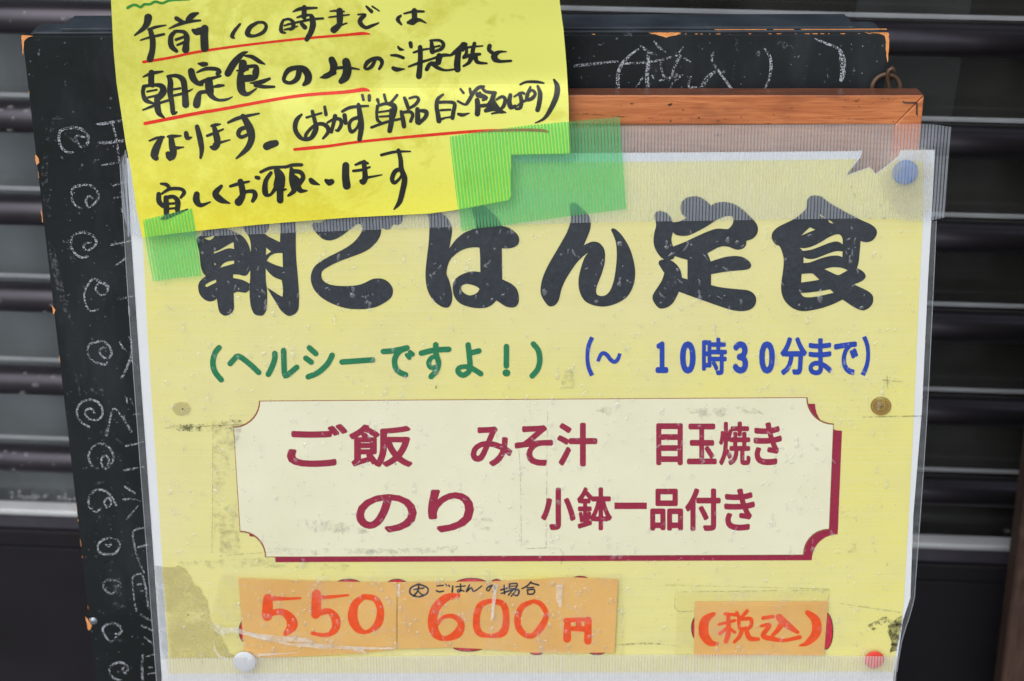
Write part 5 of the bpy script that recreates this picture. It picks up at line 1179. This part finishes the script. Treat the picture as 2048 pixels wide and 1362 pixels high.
INK += [NF(s) for s in (
  [(85, 370, 18), (150, 345, 26), (215, 337, 24)], [(192, 345, 44), (150, 430, 68), (130, 500, 72), (145, 528, 50)], [(255, 332, 26), (290, 330, 36), (372, 325, 14)], [(280, 335, 44), (292, 420, 62), (302, 480, 64), (275, 515, 84), (255, 490, 52)], [(310, 438, 42), (395, 428, 12)],
  [(418, 300, 40), (430, 345, 44), (468, 338, 14)], [(518, 242, 42), (545, 350, 54), (560, 450, 44), (550, 525, 25)], [(650, 235, 26), (690, 225, 32), (730, 220, 14)], [(668, 232, 34), (690, 310, 58), (702, 390, 62), (670, 430, 64), (645, 427, 28)], [(610, 325, 26), (680, 298, 26), (755, 265, 18)], [(720, 388, 27), (815, 362, 14)],
  [(800, 205, 24), (900, 162, 36), (1080, 122, 18)], [(935, 148, 48), (968, 200, 62), (1000, 270, 74), (1012, 350, 62), (972, 440, 52), (875, 530, 18)], [(990, 242, 32), (915, 265, 42), (892, 310, 42), (922, 337, 36), (985, 310, 32)], [(1150, 420, 72), (1185, 405, 72), (1230, 392, 62)],
  [(190, 760, 22), (240, 768, 36), (260, 790, 36)], [(170, 855, 44), (172, 920, 48), (205, 960, 42)], [(200, 850, 22), (270, 808, 32), (370, 808, 32), (400, 840, 38), (370, 885, 25)], [(235, 885, 44), (238, 960, 54), (240, 1060, 44)], [(230, 890, 38), (300, 878, 38), (342, 920, 48), (338, 1000, 44)], [(260, 942, 24), (335, 937, 24)], [(260, 988, 22), (335, 980, 22)], [(198, 1078, 25), (262, 1058, 36), (430, 992, 14)],
  [(515, 855, 54), (512, 910, 64), (550, 955, 42), (640, 925, 12)], [(738, 782, 32), (685, 850, 60), (732, 905, 60), (815, 938, 12)], [(820, 783, 27), (890, 762, 32), (990, 740, 20)], [(912, 740, 54), (930, 820, 58), (928, 880, 54), (895, 925, 76)], [(905, 890, 42), (960, 835, 32), (1030, 832, 42), (1045, 870, 48), (1022, 918, 32)], [(1055, 702, 34), (1075, 708, 38)],
  [(1095, 655, 27), (1180, 618, 32), (1310, 607, 27), (1362, 598, 24)], [(1188, 662, 34), (1140, 740, 44), (1138, 845, 54), (1180, 862, 27), (1230, 802, 42)], [(1245, 645, 62), (1270, 700, 94), (1262, 775, 104)], [(1270, 780, 62), (1272, 910, 62)], [(1300, 815, 32), (1328, 810, 14)])]
INK += [NG(s) for s in (
  [(150, 268, 22), (105, 320, 44), (92, 400, 44), (132, 470, 42), (190, 498, 27), (250, 478, 27), (284, 400, 42), (270, 325, 38), (248, 240, 34)], [(195, 295, 22), (330, 255, 22)], [(275, 400, 36), (235, 478, 36), (192, 488, 36), (195, 440, 32), (262, 372, 32), (330, 352, 36), (385, 382, 42), (390, 430, 36), (345, 485, 22)], [(360, 198, 28), (372, 268, 34)],
  [(385, 342, 22), (440, 312, 27), (500, 312, 36), (510, 360, 36), (480, 412, 32), (462, 410, 20)], [(455, 282, 42), (440, 350, 36), (420, 425, 34)], [(540, 275, 42), (550, 345, 38)], [(520, 240, 26), (600, 202, 32), (755, 190, 20)], [(667, 178, 36), (682, 280, 52), (692, 380, 52), (676, 495, 42)], [(680, 292, 36), (612, 312, 32), (582, 360, 32), (602, 425, 36), (652, 390, 26), (672, 340, 24)],
  [(702, 92, 27), (712, 135, 25)], [(765, 98, 34), (765, 138, 30)], [(840, 132, 32), (850, 170, 20)], [(900, 88, 27), (915, 145, 25)], [(1018, 92, 27), (960, 160, 26), (930, 168, 30)], [(840, 192, 32), (832, 260, 27), (842, 320, 32), (872, 340, 20)], [(840, 192, 27), (920, 168, 32), (990, 192, 52), (985, 260, 52), (962, 330, 42)], [(850, 247, 20), (950, 232, 20)], [(860, 287, 20), (952, 282, 22)], [(785, 385, 26), (920, 337, 27), (1060, 305, 22)], [(962, 225, 32), (967, 320, 48), (950, 415, 46)],
  [(1085, 118, 32), (1105, 170, 37), (1120, 215, 32)], [(1130, 120, 22), (1190, 107, 27), (1213, 132, 32), (1180, 180, 32), (1120, 215, 24)], [(1055, 242, 32), (1070, 310, 42), (1080, 375, 42)], [(1060, 252, 27), (1130, 242, 32), (1160, 270, 32), (1140, 330, 30)], [(1202, 220, 42), (1206, 335, 52)], [(1215, 232, 27), (1280, 242, 42), (1275, 290, 37), (1215, 348, 35)],
  [(0, 747, 27), (70, 727, 34), (150, 725, 32)], [(58, 762, 34), (66, 850, 64), (80, 900, 74), (80, 960, 50), (30, 1005, 24)], [(70, 782, 42), (140, 792, 42), (165, 840, 42), (130, 890, 52)], [(80, 850, 74), (112, 880, 74)], [(110, 910, 62), (140, 958, 48), (200, 960, 14)],
  [(235, 862, 44), (252, 880, 52), (310, 905, 14)], [(372, 867, 34), (400, 885, 62), (422, 878, 54)], [(552, 730, 64), (550, 830, 68), (560, 915, 74)], [(640, 725, 22), (700, 702, 32), (750, 710, 25)], [(620, 780, 26), (700, 770, 27), (770, 745, 20)], [(716, 700, 44), (725, 790, 47), (726, 850, 54), (706, 885, 50), (690, 872, 34)], [(740, 842, 26), (880, 815, 12)],
  [(875, 635, 27), (1000, 607, 27), (1138, 603, 14)], [(1030, 592, 36), (1050, 680, 42), (1056, 760, 47), (1085, 850, 52), (1070, 950, 52), (1040, 1060, 46), (990, 1128, 14)], [(1060, 762, 36), (1002, 782, 42), (972, 850, 42), (992, 888, 36), (1040, 850, 26), (1065, 800, 24)])]
NM = mapper(SIGN, NO + 0.00010, note_w)
strokes("marker_lettering", INK, NM, SIGN, M_marker, yn, step=2.6)
NM2 = mapper(SIGN, NO + 0.00006, note_w)
strokes("red_underline", [[(287, 124, 6), (342, 115, 5.5), (397, 103.5, 5.5), (500, 89, 5), (608, 77, 5), (690, 70, 5.4), (725, 66.8, 6.5), (739, 68, 3)], [(290, 247, 7), (397, 226, 7), (440, 219, 6.5), (587, 193, 6.5), (690, 184, 7), (727, 179, 8), (738, 181.5, 4)],
    [(589, 299, 6), (620, 296, 7), (658, 292, 6), (724, 283, 5.5), (870, 269, 6), (963, 262, 6), (1050, 260, 6), (1085, 261, 6), (1097, 264, 3)]], NM2, SIGN, M_redpen, yn, step=4)
strokes("green_squiggle", [NA([(30, 85, 34), (80, 58, 30), (120, 55, 30), (170, 78, 30), (210, 47, 30), (270, 47, 30), (330, 18, 30), (400, 35, 28), (450, 18, 28), (500, 2, 28), (700, -8, 26)])], NM2, SIGN, M_greenpen, yn)

# ------------------------------------------------------------------ green ribbed tape over the note
def note_in(x, y):
    c = False; j = len(note) - 1
    for i in range(len(note)):
        if (note[i][1] > y) != (note[j][1] > y) and x < (note[j][0] - note[i][0]) * (y - note[i][1]) / (note[j][1] - note[i][1]) + note[i][0]: c = not c
        j = i
    return c
def note_dist(x, y):
    best = 1e9
    for i in range(len(note)):
        (x0, y0), (x1, y1) = note[i - 1], note[i]
        L2 = (x1 - x0) ** 2 + (y1 - y0) ** 2
        t = max(0, min(1, ((x - x0) * (x1 - x0) + (y - y0) * (y1 - y0)) / L2))
        best = min(best, math.hypot(x - x0 - t * (x1 - x0), y - y0 - t * (y1 - y0)))
    return best
def green_disp(px, py):
    hi = NO + 0.00045 + note_w(px, py) 
    if note_in(px, py): return hi
    lo = 0.0027
    t = sst(note_dist(px, py), 3, 22)
    return hi * (1 - t) + lo * t
gt1 = densify([(899, 273), (960, 263), (1060, 250), (1150, 242), (1240, 234), (1244, 300), (1253, 418), (1180, 427), (1105, 437), (1040, 446), (1000, 452), (960, 456), (922, 463), (911, 380), (904, 320)], 7)
strip("green_tape", gt1, 0.0, M_tape_green, "wide green ribbed tape holding the right side of the yellow note", "tape", rib_uv(5.5), green_disp, 7, "green tapes on the note")
gt2 = densify([(286, 440), (335, 428), (384, 417), (393, 480), (402, 552), (355, 556), (306, 563), (294, 500)], 7)
strip("green_tape", gt2, 0.0, M_tape_green, "short green ribbed tape holding the lower left corner of the yellow note", "tape", rib_uv(4.5), green_disp, 7, "green tapes on the note")

# ------------------------------------------------------------------ rain on the laminate
rnd = random.Random(11); a = Acc()
def drop(px, py, r, el=1.0, off=0.0019, h=0.35, irr=0.35, tilt=0.0):
    n = 9
    z = (SIGN.at(px, py) - CAM).length / F
    c = SIGN.at(px, py, off); R = r * z
    ph = rnd.uniform(0, 6.28); k1 = rnd.uniform(-irr, irr); k2 = rnd.uniform(-irr, irr)
    vs_ = []; fs = []
    for q, hh in ((1.0, 0.0), (0.82, 0.6), (0.45, 0.93)):
        for k in range(n):
            t = 2 * math.pi * k / n
            rad = R * q * (1 + k1 * math.cos(2 * t + ph) + k2 * math.cos(3 * t + ph * 2))
            x = rad * math.cos(t); y = rad * math.sin(t) * el
            x, y = x * math.cos(tilt) - y * math.sin(tilt), x * math.sin(tilt) + y * math.cos(tilt)
            vs_.append(c + SIGN.e1 * x + SIGN.e2 * y + ns * (hh * R * h))
    vs_.append(c + ns * (R * h))
    for j in range(2):
        for k in range(n): fs.append((j * n + k, j * n + (k + 1) % n, (j + 1) * n + (k + 1) % n, (j + 1) * n + k))
    for k in range(n): fs.append((2 * n + k, 2 * n + (k + 1) % n, 3 * n))
    a.add(vs_, fs, [(0, 0)] * len(vs_))
cnt = 0
while cnt < 1900:
    x, y = rnd.uniform(290, 1840), rnd.uniform(455, 1310)
    if not (295 + 0.075 * (y - 480) < x < 1840 - 0.09 * (y - 480)): continue
    if noise.noise(Vector((x / 120, y / 120, 3.1))) + 0.5 * noise.noise(Vector((x / 40, y / 40, 8.1))) < rnd.uniform(-0.7, 0.45): continue
    u = rnd.random()
    if u < 0.62: drop(x, y, rnd.uniform(0.9, 2.4), rnd.uniform(0.6, 2.2), irr=0.6, tilt=rnd.uniform(-1.4, 1.4), h=0.45)
    elif u < 0.86: drop(x, y, rnd.uniform(1.2, 2.6), rnd.uniform(2.2, 4.0), irr=0.45, tilt=rnd.uniform(-1.1, 1.1), h=0.4)
    elif u < 0.96: drop(x, y, rnd.uniform(2.5, 4.6), rnd.uniform(0.9, 2.0), irr=0.5, tilt=rnd.uniform(-0.5, 0.5), h=0.26)
    else:                        # a drop that has run: a fat foot with a thin trail above it
        r = rnd.uniform(3.2, 6.2)
        drop(x, y, r, rnd.uniform(1.0, 1.3), irr=0.2, h=0.26)
        drop(x + rnd.uniform(-1.5, 1.5), y - r * 2.2, r * 0.55, 2.4, irr=0.3, h=0.2)
    cnt += 1
for i in range(150):
    drop(rnd.uniform(470, 1250), rnd.uniform(1160, 1300), rnd.uniform(1.5, 4.5), rnd.uniform(0.9, 1.7), off=0.0021, h=0.4, irr=0.2)
wdp = a.build("rain_drops", M_drop, ms, smooth=True); wdp["kind"] = "stuff"
